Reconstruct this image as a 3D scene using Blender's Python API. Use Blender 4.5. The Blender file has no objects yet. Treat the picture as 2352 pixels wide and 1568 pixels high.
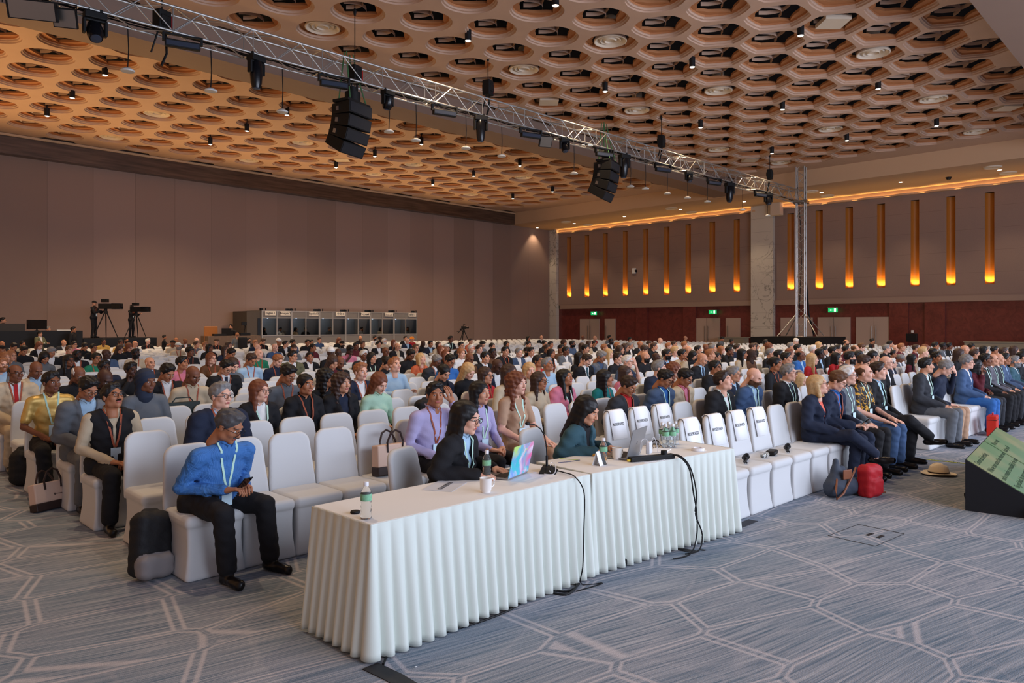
import bpy, bmesh, math, random
import numpy as np
from mathutils import Vector, Matrix
# ---------------------------------------------------------------- camera, world, lights, exposure
SC = bpy.context.scene
COL = SC.collection
YAW = math.radians(44.1); FPX = 1700.0; CAMH = 1.82; HOR = 746.0
DX, DY = math.cos(YAW), math.sin(YAW); RX, RY = DY, -DX
cam_d = bpy.data.cameras.new('camera'); cam = bpy.data.objects.new('camera', cam_d); COL.objects.link(cam)
cam_d.sensor_width = 36.0; cam_d.lens = FPX/2352*36.0; cam_d.shift_y = -(784-HOR)/2352
cam_d.clip_end = 200
cam.location = (0, 0, CAMH); cam.rotation_euler = (math.pi/2, 0, YAW-math.pi/2)
SC.camera = cam
SC.view_settings.view_transform = 'Standard'; SC.view_settings.look = 'None'
SC.view_settings.gamma = 1; SC.view_settings.exposure = -0.10
SC.view_settings.use_curve_mapping = False
cy = SC.cycles
cy.max_bounces = 5; cy.diffuse_bounces = 3; cy.glossy_bounces = 2; cy.transmission_bounces = 4; cy.transparent_max_bounces = 6
cy.caustics_reflective = False; cy.caustics_refractive = False; cy.use_denoising = True
cy.use_adaptive_sampling = True; cy.adaptive_threshold = 0.03

W = bpy.data.worlds.new('hall_light'); SC.world = W; W.use_nodes = True
nt = W.node_tree; bg = nt.nodes['Background']
tc = nt.nodes.new('ShaderNodeTexCoord'); sp = nt.nodes.new('ShaderNodeSeparateXYZ')
nt.links.new(tc.outputs['Generated'], sp.inputs[0])
rampn = nt.nodes.new('ShaderNodeValToRGB'); mr = nt.nodes.new('ShaderNodeMapRange')
sub = nt.nodes.new('ShaderNodeMath'); sub.operation = 'SUBTRACT'
nt.links.new(sp.outputs[0], sub.inputs[0]); nt.links.new(sp.outputs[1], sub.inputs[1])
mr.inputs[1].default_value = -1.3; mr.inputs[2].default_value = 1.3
nt.links.new(sub.outputs[0], mr.inputs[0]); nt.links.new(mr.outputs[0], rampn.inputs[0])
rampn.color_ramp.elements[0].color = (0.92, 0.48, 0.22, 1); rampn.color_ramp.elements[1].color = (0.55, 0.66, 0.95, 1)
rampn.color_ramp.elements[0].position = 0.25; rampn.color_ramp.elements[1].position = 0.75
nt.links.new(rampn.outputs[0], bg.inputs['Color']); bg.inputs['Strength'].default_value = 0.50

def light(name, kind, loc, energy, color, **kw):
    l = bpy.data.lights.new(name, kind); l.energy = energy; l.color = color
    o = bpy.data.objects.new(name, l); COL.objects.link(o); o.location = loc
    aim = kw.pop('aim', None)
    for k_, v_ in kw.items(): setattr(l, k_, v_)
    if aim is not None:
        o.rotation_euler = (Vector(aim)-Vector(loc)).to_track_quat('-Z', 'Y').to_euler()
    return o
# the stage screens and wash behind and beside the camera
light('stage_wash', 'AREA', (7, -9, 4.6), 2050, (0.76, 0.83, 1.0), shape='RECTANGLE', size=14, size_y=5, aim=(9, 6, 4.9))
light('stage_wash_right', 'AREA', (22, -9, 5), 2500, (0.76, 0.82, 1.0), shape='RECTANGLE', size=12, size_y=5, aim=(20, 10, 5))
RNG = random.Random(7)

def at(u, v, z):
    'world point on the horizontal plane z seen at photograph pixel u, v'
    D = FPX*(z-CAMH)/(HOR-v); s = (u-1176)/FPX*D
    return Vector((DX*D+RX*s, DY*D+RY*s, z))
def at_x(u, v, X):
    s = (u-1176)/FPX; D = X/(DX+RX*s); return Vector((X, (DY+RY*s)*D, CAMH+(HOR-v)*D/FPX))
def at_y(u, v, Y):
    s = (u-1176)/FPX; D = Y/(DY+RY*s); return Vector(((DX+RX*s)*D, Y, CAMH+(HOR-v)*D/FPX))
def pix(p):
    D = DX*p[0]+DY*p[1]; s = RX*p[0]+RY*p[1]
    return (1176+FPX*s/D, HOR-FPX*(p[2]-CAMH)/D, D)

# ---------------------------------------------------------------- materials
MATS = {}
def srgb(c):
    return tuple((x/12.92 if x <= .04045 else ((x+.055)/1.055)**2.4) for x in (c[0]/255, c[1]/255, c[2]/255))
def mat(name, rgb, rough=.7, metal=0, bump=0, bscale=200, spec=.3, emit=0, sheen=0, noise=0, nscale=6, trans=0):
    if name in MATS: return MATS[name]
    m = bpy.data.materials.new(name); m.use_nodes = True; t = m.node_tree; b = t.nodes['Principled BSDF']
    c = srgb(rgb)+(1,)
    b.inputs['Base Color'].default_value = c; b.inputs['Roughness'].default_value = rough
    b.inputs['Metallic'].default_value = metal; b.inputs['Specular IOR Level'].default_value = spec
    if emit:
        b.inputs['Emission Color'].default_value = c; b.inputs['Emission Strength'].default_value = emit
    if sheen: b.inputs['Sheen Weight'].default_value = sheen
    if trans: b.inputs['Transmission Weight'].default_value = trans
    if noise or bump:
        co = t.nodes.new('ShaderNodeTexCoord')
    if noise:
        n = t.nodes.new('ShaderNodeTexNoise'); n.inputs['Scale'].default_value = nscale; n.inputs['Detail'].default_value = 4
        t.links.new(co.outputs['Object'], n.inputs['Vector'])
        mx = t.nodes.new('ShaderNodeMix'); mx.data_type = 'RGBA'
        mx.inputs[6].default_value = tuple(x*(1-noise) for x in c[:3])+(1,); mx.inputs[7].default_value = tuple(min(1, x*(1+noise)) for x in c[:3])+(1,)
        t.links.new(n.outputs[0], mx.inputs[0]); t.links.new(mx.outputs[2], b.inputs['Base Color'])
    if bump:
        n = t.nodes.new('ShaderNodeTexNoise'); n.inputs['Scale'].default_value = bscale; n.inputs['Detail'].default_value = 2
        t.links.new(co.outputs['Object'], n.inputs['Vector'])
        bp = t.nodes.new('ShaderNodeBump'); bp.inputs['Strength'].default_value = bump; bp.inputs['Distance'].default_value = .01
        t.links.new(n.outputs[0], bp.inputs['Height']); t.links.new(bp.outputs[0], b.inputs['Normal'])
    MATS[name] = m
    return m
class NT:
    'small helper to write a material as nodes'
    def __init__(s, name):
        s.m = bpy.data.materials.new(name); s.m.use_nodes = True; s.t = s.m.node_tree; s.b = s.t.nodes['Principled BSDF']; MATS[name] = s.m
        s.co = s.t.nodes.new('ShaderNodeTexCoord')
    def n(s, typ, ins=None, **kw):
        x = s.t.nodes.new(typ)
        for k_, v_ in kw.items(): setattr(x, k_, v_)
        for k_, v_ in (ins or {}).items():
            if isinstance(v_, bpy.types.NodeSocket): s.t.links.new(v_, x.inputs[k_])
            else: x.inputs[k_].default_value = v_
        return x
    def math(s, op, a, b=None, c=None):
        ins = {0: a}
        if b is not None: ins[1] = b
        if c is not None: ins[2] = c
        return s.n('ShaderNodeMath', ins, operation=op).outputs[0]
    def mix(s, f, a, b):
        ins = {0: f, 6: a if isinstance(a, bpy.types.NodeSocket) else tuple(a)+(1,), 7: b if isinstance(b, bpy.types.NodeSocket) else tuple(b)+(1,)}
        return s.n('ShaderNodeMix', ins, data_type='RGBA').outputs[2]
    def set(s, k_, v_):
        if isinstance(v_, bpy.types.NodeSocket): s.t.links.new(v_, s.b.inputs[k_])
        else: s.b.inputs[k_].default_value = v_

# ---------------------------------------------------------------- objects
def link(name, me, parent=None, **props):
    o = bpy.data.objects.new(name, me); COL.objects.link(o)
    if parent is not None: o.parent = parent
    for k_, v_ in props.items(): o[k_] = v_
    return o
def empty(name, loc, rz=0, **props):
    o = bpy.data.objects.new(name, None); COL.objects.link(o); o.location = loc; o.rotation_euler = (0, 0, rz)
    o.empty_display_size = .1
    for k_, v_ in props.items(): o[k_] = v_
    return o
class G:
    'collects shapes into one mesh'
    def __init__(s): s.v = []; s.f = []; s.m = []
    def add(s, vs, fs, m=0):
        n = len(s.v); s.v += [tuple(p) for p in vs]; s.f += [tuple(i+n for i in f) for f in fs]; s.m += [m]*len(fs); return s
    def box(s, lo, hi, m=0, M=None, top=None):
        x0, y0, z0 = lo; x1, y1, z1 = hi
        P = [(x0, y0, z0), (x1, y0, z0), (x1, y1, z0), (x0, y1, z0), (x0, y0, z1), (x1, y0, z1), (x1, y1, z1), (x0, y1, z1)]
        if top: # shrink top
            cx, cy_ = (x0+x1)/2, (y0+y1)/2
            P = P[:4]+[(cx+(p[0]-cx)*top, cy_+(p[1]-cy_)*top, p[2]) for p in P[4:]]
        if M is not None: P = [M @ Vector(p) for p in P]
        return s.add(P, [(0, 3, 2, 1), (4, 5, 6, 7), (0, 1, 5, 4), (1, 2, 6, 5), (2, 3, 7, 6), (3, 0, 4, 7)], m)
    def lathe(s, prof, c=(0, 0, 0), n=20, m=0, M=None, cap=True):
        P = []; F = []
        for r, z in prof:
            for i in range(n):
                a = 2*math.pi*i/n; P.append(Vector((c[0]+r*math.cos(a), c[1]+r*math.sin(a), c[2]+z)))
        for j in range(len(prof)-1):
            for i in range(n):
                F.append((j*n+i, j*n+(i+1) % n, (j+1)*n+(i+1) % n, (j+1)*n+i))
        if cap: F.append(tuple(range(n-1, -1, -1))); F.append(tuple((len(prof)-1)*n+i for i in range(n)))
        if M is not None: P = [M @ p for p in P]
        return s.add(P, F, m)
    def tube(s, pts, r, n=8, m=0, close=False):
        pts = [Vector(p) for p in pts]; P = []; F = []; k_ = len(pts)
        rr = r if isinstance(r, (list, tuple)) else [r]*k_
        up = Vector((0, 0, 1))
        for i, p in enumerate(pts):
            if close: t = pts[(i+1) % k_]-pts[i-1]
            else: t = pts[min(i+1, k_-1)]-pts[max(i-1, 0)]
            t.normalize()
            a = t.cross(up)
            if a.length < .05: a = t.cross(Vector((1, 0, 0)))
            a.normalize(); b = t.cross(a)
            for j in range(n):
                an = 2*math.pi*j/n; P.append(p+(a*math.cos(an)+b*math.sin(an))*rr[i])
        for i in range(k_ if close else k_-1):
            for j in range(n):
                i2 = (i+1) % k_
                F.append((i*n+j, i*n+(j+1) % n, i2*n+(j+1) % n, i2*n+j))
        if not close: F.append(tuple(range(n-1, -1, -1))); F.append(tuple((k_-1)*n+i for i in range(n)))
        return s.add(P, F, m)
    def prism(s, poly, z0, z1, m=0, M=None):
        n = len(poly); P = [Vector((x, y, z0)) for x, y in poly]+[Vector((x, y, z1)) for x, y in poly]
        F = [tuple(range(n-1, -1, -1)), tuple(range(n, 2*n))]+[(i, (i+1) % n, n+(i+1) % n, n+i) for i in range(n)]
        if M is not None: P = [M @ p for p in P]
        return s.add(P, F, m)
    def ribbon(s, pts, w, side, thick=.0015, m=0):
        'flat strap along pts; side = width direction'
        P = []; F = []
        for i, p in enumerate(pts):
            p = Vector(p); sd = Vector(side[i] if isinstance(side, list) else side).normalized()
            t = (Vector(pts[min(i+1, len(pts)-1)])-Vector(pts[max(i-1, 0)])).normalized(); nn = sd.cross(t)
            for a, b in ((-1, 1), (1, 1), (1, -1), (-1, -1)): P.append(p+sd*w/2*a+nn*thick*b)
        for i in range(len(pts)-1):
            for j in range(4): F.append((i*4+j, i*4+(j+1) % 4, i*4+4+(j+1) % 4, i*4+4+j))
        F.append((0, 1, 2, 3)); e = 4*(len(pts)-1); F.append((e+3, e+2, e+1, e))
        return s.add(P, F, m)
    def mesh(s, name, mats, smooth=True, angle=40):
        me = bpy.data.meshes.new(name); me.from_pydata(s.v, [], s.f); me.update()
        for x in (mats if isinstance(mats, (list, tuple)) else [mats]): me.materials.append(x)
        if max(s.m, default=0): me.polygons.foreach_set('material_index', s.m)
        bm_ = bmesh.new(); bm_.from_mesh(me); bmesh.ops.recalc_face_normals(bm_, faces=bm_.faces); bm_.to_mesh(me); bm_.free()
        if smooth: 
            me.polygons.foreach_set('use_smooth', [True]*len(me.polygons)); me.set_sharp_from_angle(angle=math.radians(angle))
        return me
    def obj(s, name, mats, parent=None, smooth=True, bevel=0, **props):
        o = link(name, s.mesh(name, mats, smooth), parent, **props)
        if bevel:
            b = o.modifiers.new('b', 'BEVEL'); b.width = bevel; b.segments = 2; b.limit_method = 'ANGLE'
        return o
def thing(g, name, mats, label, cat, group=None, **kw):
    o = g.obj(name, mats, **kw); o['label'] = label; o['category'] = cat
    if group: o['group'] = group
    return o
def origin_to(o, c):
    'move a mesh object origin to c without moving the shape'
    o.data.transform(Matrix.Translation(-Vector(c))); o.location = Vector(c)
def text(body, size, M, m, parent, name='lettering', align='CENTER', ext=.0006, bold=0):
    cu = bpy.data.curves.new(name, 'FONT'); cu.body = body; cu.size = size; cu.align_x = align; cu.align_y = 'CENTER'; cu.extrude = ext; cu.offset = bold
    cu.resolution_u = 2; cu.materials.append(m)
    tmp = bpy.data.objects.new(name, cu); COL.objects.link(tmp); me = bpy.data.meshes.new_from_object(tmp); COL.objects.unlink(tmp); bpy.data.objects.remove(tmp)
    o = link(name, me, parent); o.matrix_local = M; return o

# ---------------------------------------------------------------- implicit surfaces
F32 = np.float32
def nets(f, lo, hi, h):
    'naive surface nets of f < 0 inside the box lo..hi'
    ax = [np.arange(lo[i]-h, hi[i]+2*h, h, dtype=F32) for i in range(3)]
    X, Y, Z = np.meshgrid(*ax, indexing='ij'); V = f(X, Y, Z).astype(F32)
    nx, ny, nz = V.shape; ins = V < 0
    acc = np.zeros((nx-1, ny-1, nz-1, 3), F32); cnt = np.zeros((nx-1, ny-1, nz-1), F32)
    corners = [(0, 0, 0), (1, 0, 0), (0, 1, 0), (1, 1, 0), (0, 0, 1), (1, 0, 1), (0, 1, 1), (1, 1, 1)]
    def sl(c): return (slice(c[0], nx-1+c[0]), slice(c[1], ny-1+c[1]), slice(c[2], nz-1+c[2]))
    for d in range(3):
        for c in corners:
            if c[d]: continue
            e = list(c); e[d] = 1
            a, b = V[sl(c)], V[sl(e)]; ch = (a < 0) != (b < 0)
            if not ch.any(): continue
            t = np.where(ch, a/np.where(ch, a-b, 1), 0)
            for k_ in range(3):
                acc[..., k_] += np.where(ch, (c[k_]+t) if k_ == d else c[k_], 0)
            cnt += ch
    act = cnt > 0; idx = -np.ones(act.shape, np.int64); n = int(act.sum()); idx[act] = np.arange(n)
    P = acc[act]/cnt[act][:, None]; I = np.argwhere(act)
    P = (I+P)*h+np.array([a[0] for a in ax], F32)
    Q = []
    for d in range(3):
        a = ins; s0 = [slice(1, -1)]*3; s1 = [slice(1, -1)]*3
        s0[d] = slice(0, -1); s1[d] = slice(1, None)
        A = a[tuple(s0)]; B = a[tuple(s1)]; w = np.argwhere(A != B)
        if not len(w): continue
        fl = A[tuple(w.T)]
        off = [1, 1, 1]; off[d] = 0; w = w+np.array(off)
        o1, o2 = (d+1) % 3, (d+2) % 3
        e1 = np.zeros(3, int); e1[o1] = 1; e2 = np.zeros(3, int); e2[o2] = 1
        q = np.stack([idx[tuple((w-e1-e2).T)], idx[tuple((w-e2).T)], idx[tuple(w.T)], idx[tuple((w-e1).T)]], 1)
        q = np.where(fl[:, None], q, q[:, ::-1]); Q.append(q)
    Q = np.concatenate(Q) if Q else np.zeros((0, 4), int)
    return P.astype(F32), Q[(Q >= 0).all(1)]
def smin(a, b, k):
    h = np.clip(.5+.5*(b-a)/k, 0, 1); return b+(a-b)*h-k*h*(1-h)
def cone(a, b, ra, rb):
    a = np.array(a, F32); ba = np.array(b, F32)-a; L = float(ba@ba)+1e-9
    def f(X, Y, Z):
        x, y, z = X-a[0], Y-a[1], Z-a[2]
        h = np.clip((x*ba[0]+y*ba[1]+z*ba[2])/L, 0, 1)
        return np.sqrt((x-ba[0]*h)**2+(y-ba[1]*h)**2+(z-ba[2]*h)**2)-(ra+(rb-ra)*h)
    return f
def ell(c, r, M=None):
    r = np.array(r, F32)
    def f(X, Y, Z):
        x, y, z = X-c[0], Y-c[1], Z-c[2]
        if M is not None: x, y, z = (M[0][0]*x+M[1][0]*y+M[2][0]*z, M[0][1]*x+M[1][1]*y+M[2][1]*z, M[0][2]*x+M[1][2]*y+M[2][2]*z)
        k0 = np.sqrt((x/r[0])**2+(y/r[1])**2+(z/r[2])**2)+1e-6; k1 = np.sqrt((x/r[0]**2)**2+(y/r[1]**2)**2+(z/r[2]**2)**2)+1e-6
        return k0*(k0-1)/k1
    return f
def rbox(c, hs, r):
    def f(X, Y, Z):
        x, y, z = np.abs(X-c[0])-hs[0]+r, np.abs(Y-c[1])-hs[1]+r, np.abs(Z-c[2])-hs[2]+r
        return np.sqrt(np.maximum(x, 0)**2+np.maximum(y, 0)**2+np.maximum(z, 0)**2)+np.minimum(np.maximum(x, np.maximum(y, z)), 0)-r
    return f
def union(prims, k=.02):
    def f(X, Y, Z):
        d = None
        for p in prims:
            v = p[1](X, Y, Z); kk = p[2] if len(p) > 2 else k
            d = v if d is None else smin(d, v, kk)
        return d
    return f
def classify(prims, P):
    X, Y, Z = P[:, 0], P[:, 1], P[:, 2]; best = None; g = np.zeros(len(P), int)
    for p in prims:
        v = p[1](X, Y, Z)
        if best is None: best = v.copy(); g[:] = p[0]
        else:
            w = v < best; g[w] = p[0]; best[w] = v[w]
    return g
def npmesh(name, V, Q, mi=None, nmat=1):
    me = bpy.data.meshes.new(name); n = len(V); m = len(Q)
    me.vertices.add(n); me.vertices.foreach_set('co', np.asarray(V, F32).ravel())
    me.loops.add(m*4); me.loops.foreach_set('vertex_index', np.asarray(Q, np.int32).ravel())
    me.polygons.add(m); me.polygons.foreach_set('loop_start', np.arange(m, dtype=np.int32)*4)
    me.polygons.foreach_set('use_smooth', np.ones(m, bool))
    if mi is not None: me.polygons.foreach_set('material_index', np.asarray(mi, np.int32))
    me.update(calc_edges=True); return me
# ================================================================ THE HALL
S = 1.33
XR, YL = 34*S, 29.6*S
ZS, ZC = CAMH+5.72*S, CAMH+6.38*S
XF, YF = 30.35*S, 29.2*S          # inner faces of the bulkheads
BE0, BE1 = 15.7*S, 16.7*S         # dropped beam between the two coffered fields
NB = 3.3*S                        # edge of the next beam
def struct(g, name, mats, **kw):
    o = g.obj(name, mats, **kw); o['kind'] = 'structure'; return o
# ---- carpet
k = NT('carpet')
mp = k.n('ShaderNodeMapping', {0: k.co.outputs['Object'], 'Rotation': (0, 0, math.radians(14))}).outputs[0]
wob = k.n('ShaderNodeTexNoise', {'Vector': mp, 'Scale': .35, 'Detail': 1})
sx = k.n('ShaderNodeSeparateXYZ', {0: mp}).outputs
wy = k.math('MULTIPLY_ADD', wob.outputs[0], .35, sx[1])
st = k.n('ShaderNodeCombineXYZ', {0: k.math('MULTIPLY', sx[0], 1.3), 1: k.math('MULTIPLY', wy, 62)}).outputs[0]
stripe = k.n('ShaderNodeTexNoise', {'Vector': st, 'Scale': 1.0, 'Detail': 4, 'Roughness': .7}).outputs[0]
stripe = k.n('ShaderNodeMapRange', {0: stripe, 1: .36, 2: .64}).outputs[0]
big = k.n('ShaderNodeTexNoise', {'Vector': mp, 'Scale': .8, 'Detail': 1}).outputs[0]
cell = k.n('ShaderNodeCombineXYZ', {0: k.math('MULTIPLY', sx[0], .95), 1: k.math('MULTIPLY', wy, 1.75)}).outputs[0]
vor = k.n('ShaderNodeTexVoronoi', {'Vector': cell, 'Scale': 1.2, 'Randomness': .45}, feature='DISTANCE_TO_EDGE').outputs['Distance']
line = k.n('ShaderNodeMapRange', {0: k.math('ABSOLUTE', k.math('SUBTRACT', vor, .035)), 1: .006, 2: .022, 3: .95, 4: 0}).outputs[0]
cell2 = k.n('ShaderNodeVectorMath', {0: cell, 1: (.31, .47, 0)}).outputs[0]
vor2 = k.n('ShaderNodeTexVoronoi', {'Vector': cell2, 'Scale': 1.1, 'Randomness': .75}, feature='DISTANCE_TO_EDGE').outputs['Distance']
line2 = k.n('ShaderNodeMapRange', {0: vor2, 1: .008, 2: .022, 3: .15, 4: 0}).outputs[0]
fine = k.n('ShaderNodeTexNoise', {'Vector': mp, 'Scale': 160, 'Detail': 2}).outputs[0]
base = k.mix(stripe, srgb((94, 112, 130)), srgb((182, 182, 188)))
base = k.mix(k.n('ShaderNodeMapRange', {0: big, 1: .35, 2: .7, 4: .4}).outputs[0], base, srgb((108, 132, 148)))
lf = k.math('MAXIMUM', line, line2)
lf = k.math('MULTIPLY', lf, k.n('ShaderNodeMapRange', {0: stripe, 1: 0, 2: 1, 3: .75, 4: 1}).outputs[0])
col = k.mix(lf, base, srgb((196, 190, 194)))
col = k.mix(k.math('MULTIPLY', fine, .3), col, srgb((70, 72, 80)))
k.set('Base Color', col); k.set('Roughness', .95); k.set('Specular IOR Level', .1)
bp = k.n('ShaderNodeBump', {'Height': fine, 'Strength': .35, 'Distance': .01}); k.set('Normal', bp.outputs[0])
g = G(); g.box((-3, -4, -.05), (XR+.5, YL+.4, 0)); struct(g, 'floor', k.m, smooth=False)

# ---- materials of the shell
k = NT('wall_fabric')
co = k.n('ShaderNodeSeparateXYZ', {0: k.co.outputs['Object']}).outputs
pid = k.math('FLOOR', k.math('DIVIDE', co[0], 1.93))
rn = k.n('ShaderNodeTexWhiteNoise', {1: pid}, noise_dimensions='1D').outputs[0]
fr = k.math('FRACT', k.math('DIVIDE', co[0], 1.93))
seam = k.n('ShaderNodeMapRange', {0: k.math('ABSOLUTE', k.math('SUBTRACT', fr, .5)), 1: .488, 2: .497, 3: 0, 4: 1}).outputs[0]
c = k.mix(rn, srgb((142, 117, 104)), srgb((158, 132, 120)))
nz = k.n('ShaderNodeTexNoise', {'Vector': k.co.outputs['Object'], 'Scale': 90, 'Detail': 2}).outputs[0]
c = k.mix(k.math('MULTIPLY', nz, .25), c, srgb((100, 80, 70)))
c = k.mix(seam, c, srgb((126, 103, 92))); k.set('Base Color', c); k.set('Roughness', .85)
WF = k.m
k = NT('wall_weave')
co = k.n('ShaderNodeSeparateXYZ', {0: k.co.outputs['Object']}).outputs
s1 = k.n('ShaderNodeMapRange', {0: k.math('ABSOLUTE', k.math('SUBTRACT', k.math('FRACT', k.math('DIVIDE', co[2], 1.15)), .5)), 1: .488, 2: .497, 3: 0, 4: .6}).outputs[0]
nz = k.n('ShaderNodeTexNoise', {'Vector': k.co.outputs['Object'], 'Scale': 40, 'Detail': 3}).outputs[0]
c = k.mix(nz, srgb((138, 113, 101)), srgb((154, 128, 115))); c = k.mix(s1, c, srgb((115, 90, 80)))
k.set('Base Color', c); k.set('Roughness', .9); WW = k.m
k = NT('red_stone')
nz = k.n('ShaderNodeTexNoise', {'Vector': k.co.outputs['Object'], 'Scale': 2.2, 'Detail': 8, 'Roughness': .7, 'Distortion': 1.5}).outputs[0]
c = k.mix(k.n('ShaderNodeMapRange', {0: nz, 1: .3, 2: .75}).outputs[0], srgb((86, 34, 30)), srgb((128, 58, 50)))
k.set('Base Color', c); k.set('Roughness', .3); RS = k.m
k = NT('marble')
w1 = k.n('ShaderNodeTexNoise', {'Vector': k.co.outputs['Object'], 'Scale': .9, 'Detail': 6, 'Roughness': .6, 'Distortion': 1.2}).outputs[0]
v1 = k.n('ShaderNodeMapRange', {0: k.math('ABSOLUTE', k.math('SUBTRACT', w1, .5)), 1: 0, 2: .022, 3: .85, 4: 0}).outputs[0]
co = k.n('ShaderNodeSeparateXYZ', {0: k.co.outputs['Object']}).outputs
j = k.n('ShaderNodeMapRange', {0: k.math('ABSOLUTE', k.math('SUBTRACT', k.math('FRACT', k.math('DIVIDE', co[2], .86)), .5)), 1: .488, 2: .496, 3: 0, 4: .6}).outputs[0]
w2 = k.n('ShaderNodeTexNoise', {'Vector': k.co.outputs['Object'], 'Scale': .45, 'Detail': 2}).outputs[0]
v1 = k.math('MULTIPLY', v1, k.n('ShaderNodeMapRange', {0: w2, 1: .42, 2: .55}).outputs[0])
c = k.mix(v1, srgb((205, 196, 182)), srgb((104, 96, 84))); c = k.mix(j, c, srgb((130, 120, 105)))
k.set('Base Color', c); k.set('Roughness', .25); MB = k.m
k = NT('dark_veneer')
mpv = k.n('ShaderNodeMapping', {0: k.co.outputs['Object'], 'Scale': (.25, 3, 3.5)}).outputs[0]
nz = k.n('ShaderNodeTexNoise', {'Vector': mpv, 'Scale': 2, 'Detail': 5}).outputs[0]
c = k.mix(k.n('ShaderNodeMapRange', {0: nz, 1: .35, 2: .7}).outputs[0], srgb((62, 46, 38)), srgb((104, 80, 66)))
k.set('Base Color', c); k.set('Roughness', .28); VN = k.m
PL = mat('plaster', (192, 160, 138), .8, noise=.06, nscale=1.5)
PLO = mat('plaster_warm_lit', (176, 118, 76), .7)  # plaster with the warm light on the petals put into its colour
SOFM = mat('soffit_paint', (198, 164, 132), .8)
BK = mat('black_void', (34, 38, 48), .9)
BEM = mat('beam_paint', (136, 112, 98), .6, noise=.05, nscale=1)
# ---- left wall (beside the interpreters' booths)
g = G(); g.box((-2, YL, 0), (XR+.3, YL+.3, ZS+1.2)); struct(g, 'wall_left', WF, smooth=False)
g = G(); g.box((-2, YF, ZS), (XF, YF+.06, ZC+.1)); g.box((-2, YF-.02, ZS-.02), (XF, YL, ZS+.06)); struct(g, 'trim_1', VN, smooth=False)
g = G(); g.box((-2, YF-.10, ZC-.12), (XF, YF-.02, ZC-.02)); struct(g, 'trim_2', SOFM, smooth=False)
# ---- right wall with niches
YR0 = 1.5
nu = [(1307, 1), (1348, 1), (1390.5, 1), (1436, 1), (1483, 1), (1531, 1), (1580.5, 1), (1636, 1), (1692, 1), (1816, 1), (1881.5, 1), (1950.5, 1), (2023.5, 1), (2101.5, 1), (2184, 1), (2273, 1)]
NY = []
for u, _ in nu:
    NY.append(at_x(u, 700, XR).y)
step = -(NY[15]-NY[10])/5
NY += [NY[15]-step, NY[15]-2*step]
ZN0, ZN1 = at_x(2271, 652, XR).z, at_x(2274, 441, XR).z
ZB0, ZB1 = at_x(1283, 710, XR).z, at_x(1283, 701.5, XR).z
nw = .215
cols = [(YL-.02, at_x(1283, 700, XR).y), (at_x(1725, 700, XR-.25).y, at_x(1776, 700, XR-.25).y)]
g = G(); edges = sorted([YR0]+[y+s*nw for y in NY for s in (-1, 1)]+[YL])
for i in range(0, len(edges), 2): g.box((XR, edges[i], ZB1), (XR+.5, edges[i+1], ZS+.9))
for y in NY:
    g.box((XR, y-nw, ZB1), (XR+.5, y+nw, ZN0)); g.box((XR, y-nw, ZN1), (XR+.5, y+nw, ZS+.9))
g.box((XR+.45, YR0, 0), (XR+.5, YL, ZS))
struct(g, 'wall_right', WW, smooth=False)
g = G(); g.box((XR-.12, YR0, ZB0), (XR+.1, YL-1, ZB1)); struct(g, 'trim_3', mat('band_paint', (158, 132, 116), .7), smooth=False)
NGM = mat('niche_gold', (176, 112, 44), .45)
for i, y in enumerate(NY):
    g = G(); N = 10; ring = [(XR+.02+.30*math.sin(math.pi*t/N)*.9, y-nw*math.cos(math.pi*t/N)) for t in range(N+1)]
    P = [(x, yy, z) for z in (ZN0, ZN1) for x, yy in ring]
    g.add(P, [(t, t+1, N+2+t, N+1+t) for t in range(N)])
    g.add([(x, yy, ZN0) for x, yy in ring], [tuple(range(N+1))]); g.add([(x, yy, ZN1) for x, yy in ring], [tuple(range(N, -1, -1))])
    struct(g, 'trim_%d' % (10+i), NGM)
    light('niche_uplight', 'SPOT', (XR+.10, y, ZN0+.06), 85, (1.0, .60, .18), spot_size=math.radians(120), spot_blend=.6, shadow_soft_size=.05, aim=(XR+.34, y, ZN0+1.1))
# lower red wall
g = G(); g.box((XR+.05, YR0, 0), (XR+.45, YL, ZB0))
for u in (1475, 1585, 2065, 2148):
    y = at_x(u, 740, XR).y; g.box((XR-.1, y-.5, 0), (XR+.1, y+.5, ZB0))
struct(g, 'wall_right_lower', RS, smooth=False)
for i, (y0, y1) in enumerate(cols):
    g = G(); g.box((XR-.28, min(y0, y1), 0), (XR+.2, max(y0, y1), ZS)); struct(g, 'trim_%d' % (5+i), MB, smooth=False)
# doors
DM = mat('door_paint', (176, 152, 138), .5); HM = mat('brushed_steel', (150, 145, 140), .35, metal=1)
doors = [(1332, 1376, 1), (1389, 1413, 0), (1594, 1653, 1), (1667, 1700, 0), (1793, 1866, 1), (1878, 1953, 1), (1966, 2050, 1)]
for i, (u0, u1, dbl) in enumerate(doors):
    a, b = at_x(u0, 740, XR-.03), at_x(u1, 740, XR-.03); y1, y0 = a.y, b.y; h = 2.28
    g = G()
    if dbl: m_ = (y0+y1)/2; g.box((XR-.04, y0, 0), (XR+.1, m_-.01, h)); g.box((XR-.04, m_+.01, 0), (XR+.1, y1, h))
    else: g.box((XR-.04, y0, 0), (XR+.1, y1, h))
    d = struct(g, 'door_%d' % (i+1), DM, smooth=False)
    for yy in ([m_-.12, m_+.12] if dbl else [y1-.15]):
        g = G(); g.tube([(XR-.1, yy, .75), (XR-.1, yy, 1.75)], .018); g.tube([(XR-.1, yy, .85), (XR-.03, yy, .85)], .01); g.tube([(XR-.1, yy, 1.65), (XR-.03, yy, 1.65)], .01)
        g.obj('door_handle', HM, d)
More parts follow.
